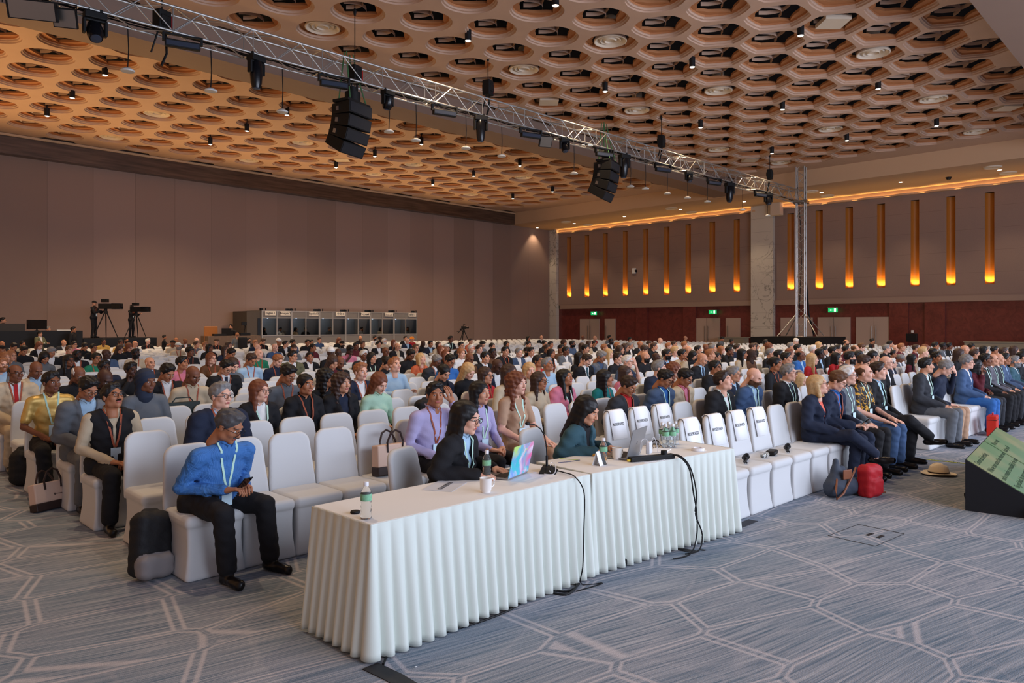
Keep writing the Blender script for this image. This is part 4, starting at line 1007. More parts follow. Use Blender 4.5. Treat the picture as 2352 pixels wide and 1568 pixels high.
    Mh = Matrix.Translation((hxx, hy, hz)) @ Matrix.Rotation(yaw, 4, 'Z') @ Matrix.Rotation(pitch, 4, 'X')
    VV, QQ, MM = [V], [Q], [mi]; n = len(V)
    def addp(v, q, m, M):
        nonlocal n
        R = np.array(M, F32); v2 = v @ R[:3, :3].T+R[:3, 3]
        VV.append(v2); QQ.append(q+n); MM.append(m); n += len(v)
    hv, hq, hm = head_mesh(hh); addp(hv, hq, hm, Mh)
    for w, d, kind, s_ in hands:
        d = Vector(d).normalized(); up = Vector((0, 0, 1)) if abs(d.z) < .8 else Vector((s_*.9, -.3, 0))
        xx = d.cross(up).normalized()*(-s_) ; zz = xx.cross(d) if s_ == -1 else xx.cross(d)
        hv, hq = hand_mesh(kind, (.0055, .0075, .011)[lod]); v = hv.copy()
        X_ = Vector((-s_*1.0, 0, 0)); xx = (X_-d*X_.dot(d)); xx = xx.normalized() if xx.length > .2 else d.cross(Vector((0, 0, 1))).normalized()
        zz = xx.cross(d); q = hq
        if zz.z < 0: zz = -zz; 
        M = Matrix(((xx.x, d.x, zz.x, w[0]), (xx.y, d.y, zz.y, w[1]), (xx.z, d.z, zz.z, w[2]), (0, 0, 0, 1)))
        if M.to_3x3().determinant() < 0: q = hq[:, ::-1]
        addp(v, q, np.zeros(len(q), int), M)
    me = npmesh('person', np.concatenate(VV), np.concatenate(QQ), np.concatenate(MM))
    jm = None
    if jacket:
        jp = union(T+(A if jacket == 1 else [])+[(1, cone((-.09*th, hip[1], hip[2]+.06), (.09*th, hip[1], hip[2]+.06), .118*th, .118*th), .04)]+([(1, cone((-.1*th, -.04, .60), (.1*th, -.04, .60), .075, .075), .05)] if not st else []), .02)
        zb = z0+(.22 if jacket == 1 else .42); zt = nk[2]+.03; ay = ch[1]
        def fj(X, Y, Z):
            d = jp(X, Y, Z)-.014; t = np.clip((Z-zb)/(zt-zb), 0, 1.2); w_ = .010+.072*t; ax_ = np.abs(X-hxx*.8*t)
            lap = np.maximum(d-.007, np.maximum(np.maximum(ax_-w_-.045, w_-ax_), np.maximum(zb-Z, Y-ay))); d = np.minimum(d, lap)
            d = d+.005*np.sin(X*31+Z*19)*np.sin(Z*37-Y*41)+(.003*np.sin(X*17-Z*73+Y*31) if lod < 2 else 0)
            op = np.maximum(np.maximum(ax_-w_, Y-ay), zb-.02-Z); ne = cone((nk[0], nk[1]-.01, nk[2]), (hxx, hy+.02, hz), .066, .075)(X, Y, Z)
            bottom = np.maximum(np.maximum(ax_-.012, Y-ay), Z-zb)
            return np.maximum(np.maximum(np.maximum(d, -op), -ne), np.maximum(-bottom if arms != 'cross' else d, (z0-.03)-Z))
        V2, Q2 = nets(fj, (-.42, -.6, z0-.08), (.42, .26, hz-.05), hb); jm = npmesh('jacket', V2, Q2)
    return me, jm, Mh, fu
FIG = {}
def front(fu, x, z, y0=-.55):
    ys = np.arange(y0, .2, .006, dtype=F32); d = fu(np.full_like(ys, x), ys, np.full_like(ys, z)); w = np.nonzero(d < 0)[0]
    return float(ys[w[0]]) if len(w) else -.1
LN = {'N': mat('lanyard_red_gold', (150, 74, 48), .6, noise=.6, nscale=70), 'K': mat('lanyard_mint', (186, 220, 204), .6, noise=.15, nscale=80)}
CARD = mat('badge_card', (200, 225, 238), .5)
TIES = {}
def add_extras(root, fu, Mh, hz, hy, ex, jk, lod, arms, st):
    off = .026 if jk else .006
    nkz = hz-.15
    for key in 'NK':
        if key in ex:
            g = G(); zb = nkz-.32
            for s_ in (-1, 1):
                pts = []
                for t in np.linspace(0, 1, 7):
                    x = s_*(.070*(1-t)**.8+.006); z = nkz+.035-(nkz+.035-zb)*t
                    pts.append((x, front(fu, x, z)-off if t > .0 else hy+.03, z))
                g.ribbon(pts, .018 if lod < 2 else .022, (1, 0, 0), m=0)
            z = zb-.07; y = front(fu, 0, z)-off-.006; l_ = g.obj('lanyard', LN[key], root)
            if arms not in ('cross', 'scross'):
                g = G(); g.box((-.045, y-.002, zb-.13), (.045, y+.001, zb-.005)); g.obj('badge', CARD, l_, smooth=False)
    if lod == 0 and hasattr(root, 'data') and not st:
        g = G(); y0 = hy+.055; zz = nkz+.0
        for s_ in (-1, 1):
            g.ribbon([(0, y0+.062, zz+.052), (s_*.045, y0+.045, zz+.048), (s_*.064, y0+.005, zz+.040), (s_*.050, y0-.045, zz+.022), (s_*.016, y0-.068, zz+.002)], .034, [(s_*.0, .3, 1), (s_*.3, .3, 1), (s_*.45, 0, 1), (s_*.4, -.5, 1), (s_*.3, -.9, .9)], thick=.003)
        root['_c'] = 1; g.obj('collar', root.material_slots[1].material, root); del root['_c']
    for c in ex:
        if c.isdigit() and c != '0':
            tc_ = 'nbrgt'[int(c)-1]; g = G(); zs = np.linspace(nkz+.005, nkz-.30, 7); g.ribbon([(0, front(fu, 0, z)-.008, z) for z in zs], .05 if 0 else .045, (1, 0, 0), m=0, thick=.003); g.obj('tie', cmat(tc_), root)
def add_person(loc, rz, skin, hair, garm, ex='', arms='lap', legs='std', hz=1.19, hy=.0, hx=.0, yaw=.1, pitch=0., wide=1., fem=None, lod=2, label='', group=None, pose='sit', scale=1., bottom=None, shoe=None):
    style, hc = hair[0], hair[1]
    fem = (style in 'lcmt') if fem is None else fem
    jk = {'J': 1, 'V': 2}.get(garm[0], 0); sleeve = 's' if garm[0] == 'T' else 'l'
    shirt = garm[2] if jk else garm[1]
    key = (pose, arms, sleeve, jk, fem, round(wide, 2), round(hz, 2), round(hy, 2), round(hx, 2), round(yaw, 1), round(pitch, 1), legs, lod)
    if key not in FIG: FIG[key] = figure(key)
    me, jm, Mh, fu = FIG[key]
    bot = bottom or (garm[1] if jk and garm[1] in 'kncgs' else 'k' if int(loc[0]*100) % 2 else 'c')
    if len(me.materials) == 0:
        for _ in range(8): me.materials.append(None)
    o = link('person', me, label=label, category='person')
    if group: o['group'] = group
    pat = 'palm_shirt' if garm == 'TB' else 'striped_shirt' if label.startswith('heavy-set') else 'gold_satin' if garm == 'Ty' else 'spotted_scarf' if garm == 'Jno' else None
    ms = [smat(skin), MATS[pat] if pat else cmat(shirt), cmat(bot), shoe or SHOE, hmat(hc if hc not in 'NWOL' else 'k'), EYEW, EYED, LIPM if skin < 3 else mat('lip_dark', (110, 60, 56), .5)]
    for i, m_ in enumerate(ms): o.material_slots[i].link = 'OBJECT'; o.material_slots[i].material = m_
    o.location = (loc[0], loc[1], loc[2] if len(loc) > 2 else 0); o.rotation_euler = (0, 0, rz); o.scale = (scale*.965,)*3
    def child(name, data, m_, M=None):
        if len(data.materials) == 0: data.materials.append(None)
        c = link(name, data, o); c.material_slots[0].link = 'OBJECT'; c.material_slots[0].material = m_
        if M is not None: c.matrix_local = M
        return c
    hh = (.0055, .008, .012)[lod]
    if style != 'B': child({'C': 'cap', 'T': 'turban', 'W': 'headscarf', 'H': 'hat'}.get(style, 'hair'), hair_data(style, hh), cmat2(hc) if style in 'CTWH' else hmat(hc), Mh)
    if style == 'C' : pass
    if 'D' in ex: child('beard', beard_data('D', hh), hmat(hc if hc not in 'NWOL' else 'g'), Mh)
    if 'M' in ex: child('moustache', beard_data('M', hh), hmat(hc), Mh)
    if 'G' in ex: c = link('glasses', glasses_data(), o); c.matrix_local = Mh
    if jk: child('jacket' if jk == 1 else 'waistcoat', jm, cmat(garm[1]))
    if lod < 2 or 'N' in ex or 'K' in ex: add_extras(o, fu, Mh, hz, hy, ex, jk, lod, arms, pose == 'stand')
    if 'P' in ex:
        g = G(); g.box((-.036, -.075, -.004), (.036, .075, .004)); ph = g.obj('phone', BG, o, bevel=.003, smooth=False)
        ph.matrix_local = Matrix.Translation((.0, -.43, .715)) @ Matrix.Rotation(-1.0+.3, 4, 'X')
        g = G(); g.box((-.032, -.07, .0042), (.032, .07, .005)); g.obj('phone_screen', mat('phone_light', (150, 200, 210), .3, emit=.5), ph, smooth=False)
    return o
def cmat2(c): return mat('headwear_'+c, HC[c], .8, noise=.1, nscale=30)
# ================================================================ WHO SITS WHERE: u v row skin hair clothes extras arms legs head | label
PEOPLE = '''
119 878 6 3 sk Ty K L wide -|person in a shiny gold short-sleeved shirt beside the black backpack
204 893 5 2 sk Jgl G P std d|person in a grey suit jacket and striped shirt looking down, beside the cream tote bag
259 911 4 2 sk Vke GMN L std u|moustached person in a black waistcoat over a grey tunic with a woven lanyard
36 857 8 3 hk Jew3 GN L std -|person in a beige suit and brown tie with glasses at the hall edge
84 850 8 3 Bk Jel - L std d|bald person in a cream jacket looking down, next to the beige suit
508 909 3 0 sg Jnl GN L std -|grey-haired person in a navy jacket and glasses behind the blue-shirted person
598 899 4 0 lr Jkw GK L std -|person with long reddish hair, black-rimmed glasses, black blazer and white top
703 884 4 2 tk Jkk N L std -|person with black hair tied back in a black blazer, next to the long wavy hair
787 880 4 1 cn Jkn - L std -|person with long wavy brown hair in a dark jacket
873 880 4 0 lr SM - P std d|person with long auburn hair in a mint green jacket, head bowed
1001 907 2 2 sk Sv N B std a|person in a lilac shirt raising a hand to the temple beside the laptop user
1104 902 2 1 lk Sv K L std -|person with long black hair in a lilac top, behind the laptop user in black
1189 882 2 0 cr Tq K K std -|person with curly auburn hair in a sleeveless beige outfit with a mint lanyard
1117 863 4 1 ln Tr GN L std -|person with brown hair and glasses in a coral red top
1240 876 3 2 ln Se G L std -|person with long dark hair and glasses wrapped in a sheer beige shawl
1299 868 3 2 lk Jpk K L std u|person with long black hair in a pale pink jacket looking up
1391 868 3 2 lk ST N L std b|person with a long black ponytail in a teal jacket
1444 886 2 2 sd Jcr GN L std d|person in a dark suit with a red tie looking down, behind the first reserved chair
1528 870 2 2 sk Jsb GK L std d|person in a blue-grey suit, blue shirt and glasses, behind the second reserved chair
1574 868 2 2 sk Jep GN L std d|person in a beige jacket and glasses looking down, behind the third reserved chair
1662 875 1 0 sd Jkw K L std u|person in a black suit yawning, behind the front reserved chairs
1733 866 1 0 Bb JdlD DK L std d|bald bearded person in a steel blue suit looking down
1812 857 1 0 sg Jkw1 GK L std -|grey-haired person with glasses, black suit and dark tie
1840 871 2 0 ly Sk - L std b|person with long pale blond hair behind the black suit
1686 860 2 1 sg Vnl G L std -|grey-haired person with glasses in a navy waistcoat behind the yawning person
1643 845 3 2 sk Jkw G L std -|black-haired person with dark glasses frames in a black suit
1782 836 - 2 tk Tk N P std -|person with long black tied hair in a black polo shirt
1880 884 0 0 my Jno G L cross u|person in a dark navy suit and coral patterned scarf beside the handbags
1925 876 0 0 sb Jnb GN P std d|brown-haired person with glasses in a navy suit looking at a phone
1948 862 0 0 sw Sg GK L std -|grey-haired person in a light grey top with a tablet on the lap
1987 857 0 0 hb TB K K std -|balding person in a black shirt with yellow palm leaves and blue jeans
2018 853 0 0 sd Jkl K L cross -|person in a black suit with a light blue shirt and striped socks
2128 839 0 1 sk Jcw K L std b|dark-haired person in a charcoal jacket and grey jeans, first seat after the aisle
2173 845 0 0 sg Snn G B std d|grey-haired person in a navy suit pinching the nose
2222 832 0 0 ug Jdw G L std -|person with bushy grey hair, glasses and a blue jacket
2245 841 0 3 lk Jmn - C std b|person in a maroon jacket resting the chin on a hand
2264 827 0 3 sk Jkw K L std -|person in a black suit and white collar with a tablet
2281 826 0 1 hb JCw1 K L std -|person in a purple-grey suit and dark tie with a badge
2294 825 0 1 Bb Jcw4 K L std -|bald person in a dark suit with an orange tie
2309 825 0 2 sk Jsl G K std -|person with glasses in a blue-grey suit leaning forward
2332 831 0 1 sg Jtw D L std -|grey-bearded person in a dark teal suit at the frame edge
2349 820 0 1 sk Jkw - L std b|black-haired person in black half out of view
2037 833 1 0 Bg Jkw G P cross -|bald grey person with glasses in a black suit holding a phone
2050 838 1 0 sw Jnw G X std -|white-haired person with glasses and folded arms in a dark suit
2070 826 2 3 sg Jgw5 - L std d|grey-haired dark-skinned person in a grey suit with a patterned tie
2097 824 2 2 lk Sm - L std -|
2152 822 1 2 sk Sk - L std a|person with thick black hair half hidden behind the charcoal jacket
242 871 6 4 Bk Sk - L std d|bald dark-skinned person seen between the grey suit and the waistcoat
337 878 5 3 WN Sg - L std -|person in a navy headwrap and grey shawl
302 850 - 4 sk Sk - C std -|person in black covering the mouth with a hand
240 844 - 4 sk Jnk - L std -|dark-skinned person in a navy jacket looking at the stage
181 862 - 3 hw Sk G L std d|person with white hair and glasses bowed low
385 856 7 2 sk Jkw N L std d|black-haired person in a dark suit and white shirt looking down
444 863 6 3 Bk Te N L std d|bald brown-skinned person in a cream polo with a woven lanyard
345 834 - 1 Bk Jcl N L std -|bald older person in a dark jacket over a blue patterned shirt
419 834 - 2 sk Tp N L std b|young person in a pink t-shirt with a red print
437 808 - 3 uk Sk N L std -|
520 844 - 1 sk Jkw1 GN L std d|person in a black suit, blue tie and glasses with a gold lapel pin
486 823 - 0 mr SB GN P std -|person with a blond-red bob in a bronze leather jacket
577 827 - 2 sn Sl N L std d|person in a light blue shirt with two dark lanyard straps looking down
536 838 - 0 mn Sg - L std d|
595 813 - 0 Bo SG N L std -|
662 858 5 2 sk Tg GN L std d|person in a grey polo and glasses looking down at a phone
638 828 - 0 so Tn N L std d|ginger-haired person in a dark shirt looking down
673 819 - 1 sk JOw G L std -|person with reflecting glasses in an olive jacket
712 820 - 2 sk Jkw - L std a|young person in a dark suit turned towards the camera
752 868 5 2 ck Sk - L std b|person with short dark curls behind the long wavy hair
765 833 - 1 mn Sm - L std d|person with brown hair leaning over in a maroon top
781 833 - 3 Bk Sk N L std d|
760 812 - 4 TW Sk N L std -|person wearing a white wrapped cap
777 811 - 4 Bk Sg G L std a|
804 804 - 4 sk Tp - C std d|person in a bright pink shirt with a hand over the face
829 855 5 0 so Jnw N L std -|ginger-haired person in a navy jacket with a patterned lanyard
855 822 - 1 lk Sk K L std -|person with long black hair and a mint lanyard
836 816 - 3 sw Jcw - L std -|white-haired dark-skinned person in a black suit
907 839 6 0 so Sl - X std u|ginger-haired person in a light blue shirt with folded arms
886 808 - 3 Bk Sk G L std -|
889 834 - 1 tk Sk - L std d|
968 824 - 0 my So N L std u|blond person in a salmon pink jacket
943 815 - 3 sk Jkk - L std d|person with thick black hair in dark clothes looking down
1003 829 - 3 sg Jcw GN L std d|grey-haired person with glasses in a charcoal jacket
1034 829 - 2 sk Sb G L std d|black-haired person with glasses in a blue shirt
1020 857 5 1 tk Jnk - L std d|person with black hair and a red bow looking down
1077 853 - 0 ly Sk - L std d|person with loose blond hair bowed forward in black
1115 822 - 1 sk Jkw - L std -|dark-haired person in profile in a black jacket with a white collar
1143 842 - 4 Bk Jnw - L std d|bald dark-skinned person bending low with white papers
1172 850 - 1 ln Se - L std -|
1079 824 - 3 Bk SB - L std d|bald brown-skinned person in a brown shirt bent forward
1060 812 - 0 to Tw - L std -|ginger-haired person in a white top
1082 801 - 0 sw Se - L std -|
1192 810 - 0 sg Jsw - L std -|grey-haired person in a blue-grey jacket
1161 807 - 1 sk Jkk N L std -|
1237 829 - 2 tk Sr G L std u|
1258 837 - 2 sg Sl - L std u|older person with cropped grey hair in a light blue shirt
1217 852 - 0 my Se - L std a|person with a short blond bob and a white headset
1267 812 - 2 mk Jwk N L std -|person with a black bob in a white jacket over black
1300 806 - 3 sk Jgw - L std -|person in a grey jacket beside empty chairs
1211 807 - 2 sk Sk DN L std -|
1348 827 - 0 sd Jkw5 M L std d|moustached person in a dark suit and patterned tie looking down
1332 822 - 1 lk Sk - L std -|
1381 820 - 2 sg Vgs G L std d|person with grey hair and glasses in a grey waistcoat
1400 812 - 0 ly Sw - L std b|person with long blond hair in white
1420 823 - 0 sd Tk - L std -|dark-haired person in a black top beside the white-haired person
1442 830 - 0 sw Ts G B std -|white-haired person with glasses raising a hand to the face
1438 857 4 0 mn Tp G L std b|person with cropped brown hair in a pink top
1483 820 - 1 Bk Tk D L std -|bald bearded person in a black t-shirt
1508 820 - 4 Bk Sk - L std -|
1515 846 3 0 sg Jnw - L std b|grey-haired person in a navy suit behind the blue-grey suit
1550 851 3 0 cr Se - L std -|person with long curly ginger hair
1532 814 - 2 sk Jnl D L std -|
1551 807 - 0 sy Sw - L std -|
1568 814 - 2 sk Jew - C std -|person with black hair resting the chin on a fist
1593 816 - 1 lk Sk - L std d|
1614 826 - 1 Bg Jkl1 - L std d|bald greying person in a dark suit and blue tie looking down
1647 820 - 1 sk Jkw G L std -|
1676 805 - 3 sk Jkk G C std -|person in a dark suit leaning the cheek on a hand
1694 799 - 0 sd Jnw - L std -|
1706 813 - 2 lk Se - L std -|
1728 816 - 4 Wn SB - L std -|person in a brown head covering
1840 816 - 3 hk Jbl G L std -|balding person with glasses in a blue suit
1867 825 - 0 ly Sr - L std b|person with long blond hair in a rust red top
1884 812 - 4 sk Jkl G L std -|dark-skinned person with glasses in a black suit and pale blue shirt
1894 805 - 1 sk Jkw - L std b|
1923 822 - 1 mk Sr - C std b|person with a black bob in a bright red jacket
1953 822 - 1 sk JCw DK L std b|person with a full black beard in a purple-grey jacket
1972 820 - 1 sk Sk - L std b|
1984 823 1 1 sn Sk - L std d|
1790 816 - 1 sk Jsw - L std -|
1815 811 - 0 mr Sg G L std -|
1807 823 - 1 sk Sn - L std -|
5 838 - 0 so Jgl GD L std -|ginger-bearded person with glasses at the frame edge
13 822 - 1 mo Sg - L std -|
159 829 - 3 lk Sk G X std -|person with long dark hair yawning with folded arms
221 823 - 2 tk TG GN L std -|person with black hair and glasses in a dark green top
178 816 - 4 sk Jkw DN L std -|
103 822 - 2 lk Sg - L std d|
118 809 - 2 sg Jkw - L std d|
27 817 - 1 mo Sg G L std -|
312 812 - 4 sk Se DN P std -|bearded person in a cream shirt holding a phone
245 813 - 4 Bk Jsw - L std b|
5 791 - 2 Br Sk - L std -|
5 804 - 2 Ck Sk - L std -|
32 797 - 2 sk Sk - L std d|
52 791 - 2 sk Se G L std -|
55 805 - 2 sk Sk - B std d|
91 794 - 0 mr Jkw - L std d|
147 787 - 1 Bg Jcw - L std -|
171 792 - 1 sk Sp G L std -|
195 796 - 2 tk Sk - L std d|
159 804 - 1 sb Sk - L std -|
215 799 - 2 tk Tk G L std -|
238 785 - 3 sk Sy - L std u|person in a golden yellow shirt in front of the camera platform
290 782 - 2 sk Sg D L std -|
277 788 - 3 sk Sy - L std -|
276 802 - 1 ln Sk G L std d|
297 798 - 1 mr Sk - L std d|
340 784 - 0 sw Sk N L std -|white-haired person in a black shirt in front of the camera platform
311 790 - 1 Br Sw G L std -|
398 789 - 3 Ck Se - L std -|
410 795 - 1 CL Se DN L std -|person with a cap and long white beard
405 781 - 2 Bk Sg - L std -|
426 783 - 3 Bk Jcw N L std -|
452 782 - 0 Bw Se - L std -|
452 791 - 1 tn Sg N L std -|
472 794 - 1 so Sw - L std -|
482 799 - 3 lk Jkw - L std -|
498 785 - 1 Cn Tk N L std -|
526 793 - 1 ln Sk - L std -|
519 803 - 1 ln Sn G L std -|
531 812 - 2 sk Sp - L std d|person in a pale pink shirt with the head bowed
571 782 - 1 sk Jkw D L std -|
587 788 - 1 so Sn - L std -|
592 799 - 0 Bo Sg - L std -|
604 784 - 1 sn Sk N L std d|
641 786 - 2 TW Sk - L std -|
632 798 - 0 Bo Sd - L std -|bald person in a blue shirt before the first interpreter booth
656 790 - 1 sk Jkw - L std b|
673 787 - 2 uk Ss - L std -|
675 801 - 1 Cn Sg N L std a|
706 787 - 2 sk Jkk - L std -|
715 787 - 2 sk Sk - L std -|
719 798 - 2 tk Sm - L std b|person with tied black hair in a dark maroon top
734 781 - 1 sn Sd - L std -|
779 782 - 1 lr Sk - L std d|
786 791 - 1 Ck Sg D L std -|
818 795 - 3 sk Sm - L std -|
833 791 - 2 sn Jkk - L std -|
828 776 - 1 Bo Sk D L std -|
861 776 - 2 sk Sw DN L std b|
873 778 - 4 uk Sk - L std -|
870 791 - 1 sk Jkw G L std -|
883 784 - 0 sw Se D L std b|
905 787 - 0 lr Sk - L std b|
913 796 - 1 Bo Jke G L std -|
931 777 - 1 sk Jkw - L std -|
936 783 - 0 Bo Jnl G L std -|
947 779 - 1 HO Sr - L std b|person in an orange bucket hat
955 800 - 1 sb Se G L std -|
972 789 - 4 Bk Sk - P std d|
989 790 - 2 sk Jnl - L std -|
1008 792 - 0 ln Se - L std u|
1014 804 - 1 lr Sk - L std u|
1025 815 - 0 lr Sk - L std u|
1026 799 - 1 CL Sg - L std -|person in a pale sun cap
1035 779 20 3 sk Tk K X std -|person in a black t-shirt with folded arms near the lone tripod
1059 794 - 1 sk Sk G L std -|
1101 802 - 0 sd Jkw - L std -|
1081 784 - 1 sn So - L std -|
1108 791 - 1 sk Sg - L std d|
1132 811 - 4 sk SB - L std -|
1131 796 - 1 tk Sk - L std -|
1164 791 - 2 mk Sk - L std -|
1214 777 - 2 lk Sg - L std -|
1244 775 - 1 Bo Jkw - L std a|
1214 792 - 1 sk Se - L std -|
1220 808 - 1 sk Sw - L std -|
1251 789 - 1 tk Sk - L std -|
1265 792 - 2 sk So - L std -|
1257 801 - 2 sn Sk - B std -|person holding up a bright blue phone screen
1296 788 - 2 Wn Sk - L std -|
1315 790 - 3 sk Ss D L std -|
1289 801 - 2 sk SB - L std -|
1339 775 24 3 Bk Sw K L std -|
1367 776 23 1 Bo Sr - L std -|
1354 790 - 1 ln Se - L std -|
1365 789 - 2 sk Sk G L std -|
1345 801 - 1 sk Sk - L std -|
1338 796 - 1 ln Sk - L std -|
1389 800 - 1 so Sk - L std -|
1404 784 - 4 sk Jkw D L std -|person with a black beard in a black suit and white shirt
1400 775 - 2 sk Sg - L std -|
1418 794 - 0 so Sk - L std b|
1437 798 - 1 ln Sk G L std -|
1448 793 - 1 sg Jkw G L std -|
1447 780 - 2 sk Sk - L std -|
1471 791 - 2 Bk Jkl G L std -|
1480 804 - 1 sn Jkw - L std d|
1493 789 - 1 tn Sk - L std -|
1425 803 - 1 ln Sm - L std -|
1517 782 - 0 Bo Sw K L std -|bald person in a white shirt with a mint lanyard
1503 796 - 1 sn Sk - L std -|
1536 796 - 0 so Sg - L std -|
1549 790 - 1 sn Se G L std -|
1573 793 - 0 so Se - L std b|
1582 804 - 1 Bo Sg - L std b|
1575 776 20 1 Bg SO - L std -|
1604 803 - 1 sk Sk - L std -|
1622 798 - 3 Bk Sk - L std -|
1632 796 - 1 sn Sk - L std -|
1637 800 - 1 sg Sk - L std -|
1632 815 - 1 so Sk - L std -|
1653 798 - 1 sk Sk - L std d|
1658 803 - 0 mo Sk - L std b|
1729 797 - 1 sn Sk G L std -|
1737 795 - 1 ln Sk G L std -|
1759 787 - 3 sk Se - L std -|
1768 796 - 0 cr Sg - L std -|
1770 811 - 1 sg Sk - L std -|
1659 778 17 2 sk Sg - L std d|
1681 784 14 3 sk Sk - L std -|
1828 784 - 0 sw Jkw - L std d|
1833 800 - 1 sk Sk - L std -|
1817 795 - 1 sg Sk - L std -|
1882 793 - 0 my Se - L std b|
1868 803 - 0 sw Sk - L std b|
1914 807 - 1 sk Jkk - L std -|
1925 802 - 1 sk Sk G L std -|
1944 787 - 1 hn Sm D L std b|
1944 803 - 2 sk Sm - L std -|
1964 804 - 1 hb Sk - L std d|
1979 798 - 0 sb Sk - L std d|
2004 783 9 2 sk Tk N L std -|
2007 818 - 1 tk Sk - L std b|
2037 801 - 0 sg Jkk G L std b|
2052 812 - 2 sk Jkw - L std -|
2059 800 - 0 Bo Sg - L std b|
2071 798 - 1 so Sm - L std b|
2045 790 - 1 sk Sk - L std -|
2121 809 - 0 sy Sw - L std b|
2127 801 - 1 mr Se - L std -|
2145 811 - 1 tk Sk - L std -|
2149 794 - 2 sk Sw - L std -|
2167 795 - 4 sk Jgw G L std -|
2181 795 - 3 sk Jkw - L std -|
2218 803 - 1 Bn Sk - L std -|
2232 798 - 2 uk Sk - L std a|
2261 804 - 1 lk Sk - L std -|
2285 804 - 2 sk Sk G L std -|
2240 814 - 1 sn Jnw - L std b|
2306 809 - 1 sn Sk - L std -|
2331 805 - 1 ln Sk G L std -|
2349 811 - 1 sk Jkw - L std b|
2205 814 - 1 mn Sk - L std -|
2104 800 - 1 sn Sm - L std -|
'''
def row_y(k_, x): return 3.52+.94*k_-.03*(x-7)
def row_hit(u, k_, dy=-.02):
    s = (u-1176)/FPX; x = 8
    for _ in range(12): D = (row_y(k_, x)+dy)/(DY+RY*s); x = (DX+RX*s)*D
    return x, D
folk = []
for ln in PEOPLE.strip().split('\n'):
    a_, lab = ln.split('|'); t = a_.split(); u, v = float(t[0]), float(t[1])
    k_ = None if t[2] == '-' else int(t[2])
    if k_ is None:
        D = FPX*(CAMH-1.15)/(v-HOR); s = (u-1176)/FPX; x, y = (DX+RX*s)*D, (DY+RY*s)*D
        k_ = max(2 if u < 1600 else 0, int(round((y+.02-3.52+.03*(x-7))/.94)))
        k_ = min(k_, 32)
    bow = 'd' in t[9]; hy = {'C': -.07, 'B': -.10}.get(t[7], -.02)-(.09 if bow else 0)
    x, D = row_hit(u, k_, hy); z = CAMH-(v-HOR)*D/FPX
    folk.append(dict(u=u, v=v, k=k_, x=x, D=D, z=z, sk=int(t[3]), hair=t[4], g=t[5].replace('D', '') if t[5][0] == 'J' else t[5], ex=t[6]+(t[5][3] if len(t[5]) > 3 and t[5][3].isdigit() else ''), arms=t[7], legs=t[8], hp=t[9], lab=lab, hy=hy, jump=0))
# nobody sits on anybody: in a row seats are at least .43 m apart; whoever has no room moves back a row
rows = {}
for p in sorted(folk, key=lambda p: (0 if p['lab'] else 1, p['D'])):
    lim = .30 if p['lab'] and p['D'] < 14 else .40
    for tr in range(4):
        kk = p['k']+[0, 1, -1, 2][tr]
        x, D = row_hit(p['u'], kk, p['hy'])
        if kk >= 0 and x < 38.5 and all(abs(q['x']-x) > lim for q in rows.get(kk, [])): break
    else:
        kk = p['k']; x0, D = row_hit(p['u'], kk, p['hy'])
        c_ = [x0+d for d in (.2, -.2, .4, -.4, .6, -.6, .8, -.8, 1.2, -1.2) if x0+d < 38.5 and all(abs(q['x']-x0-d) > .38 for q in rows.get(kk, []))]
        if not c_: continue
        x = c_[0]
    p.update(k=kk, x=x, D=D, z=CAMH-(p['v']-HOR)*D/FPX); rows.setdefault(kk, []).append(p)
folk = [p for r in rows.values() for p in r]
HCOL = lambda h: {'B': 'bald', 'h': 'balding, %s-haired'}.get(h[0], '%s-haired')
def describe(p):
    h = p['hair']; st_, c = h[0], HN[h[1]]
    hd = {'B': 'bald person', 'h': 'balding %s-haired person' % c, 'l': 'person with long %s hair' % c, 'c': 'person with curly %s hair' % c, 'm': 'person with a %s bob' % c, 't': 'person with tied-back %s hair' % c,
          'u': 'person with bushy %s hair' % c, 'C': 'person in a %s cap' % c, 'T': 'person in a %s turban' % c, 'W': 'person in a %s headscarf' % c, 'H': 'person in an %s hat' % c}.get(st_, '%s-haired person' % c)
    g_ = p['g']; gd = ('in a %s jacket' if g_[0] == 'J' else 'in a %s top') % CN.get(g_[1], 'dark')
    return hd, gd
def where(p):
    k_ = p['k']; u = p['u']
    marks = [(60, 'by the control desk'), (150, 'near the control desk end'), (260, 'before the first camera operator'), (360, 'before the second camera operator'), (470, 'left of the orange board'), (560, 'before the technician table'),
             (640, 'under sign English 1'), (700, 'under sign Français 2'), (735, 'under the second booth'), (795, 'under the third booth'), (850, 'under the fourth booth'), (905, 'under the fifth booth'), (965, 'under the last booth'),
             (1030, 'just past the booths'), (1110, 'by the lone tripod'), (1200, 'before the bare wall'), (1285, 'under the corner column'), (1345, 'under the first wall niche'), (1385, 'under the first exit sign'), (1430, 'under the third niche'),
             (1480, 'under the fifth niche'), (1560, 'under the sixth niche'), (1620, 'under the eighth niche'), (1680, 'under the second exit sign'), (1725, 'under the last niche before the marble column'), (1780, 'under the marble column'),
             (1840, 'under the truss tower'), (1900, 'beyond the tower riser'), (1950, 'under the third exit sign'), (2010, 'under the pale double doors'), (2070, 'past the double doors'), (2140, 'under the small black wall panel'), (2230, 'before the red stone wall'), (2300, 'by the side counter'), (9999, 'at the far end by the counter')]
    return next(m for lim, m in marks if u < lim).replace('left of', 'beside')
seen = {}
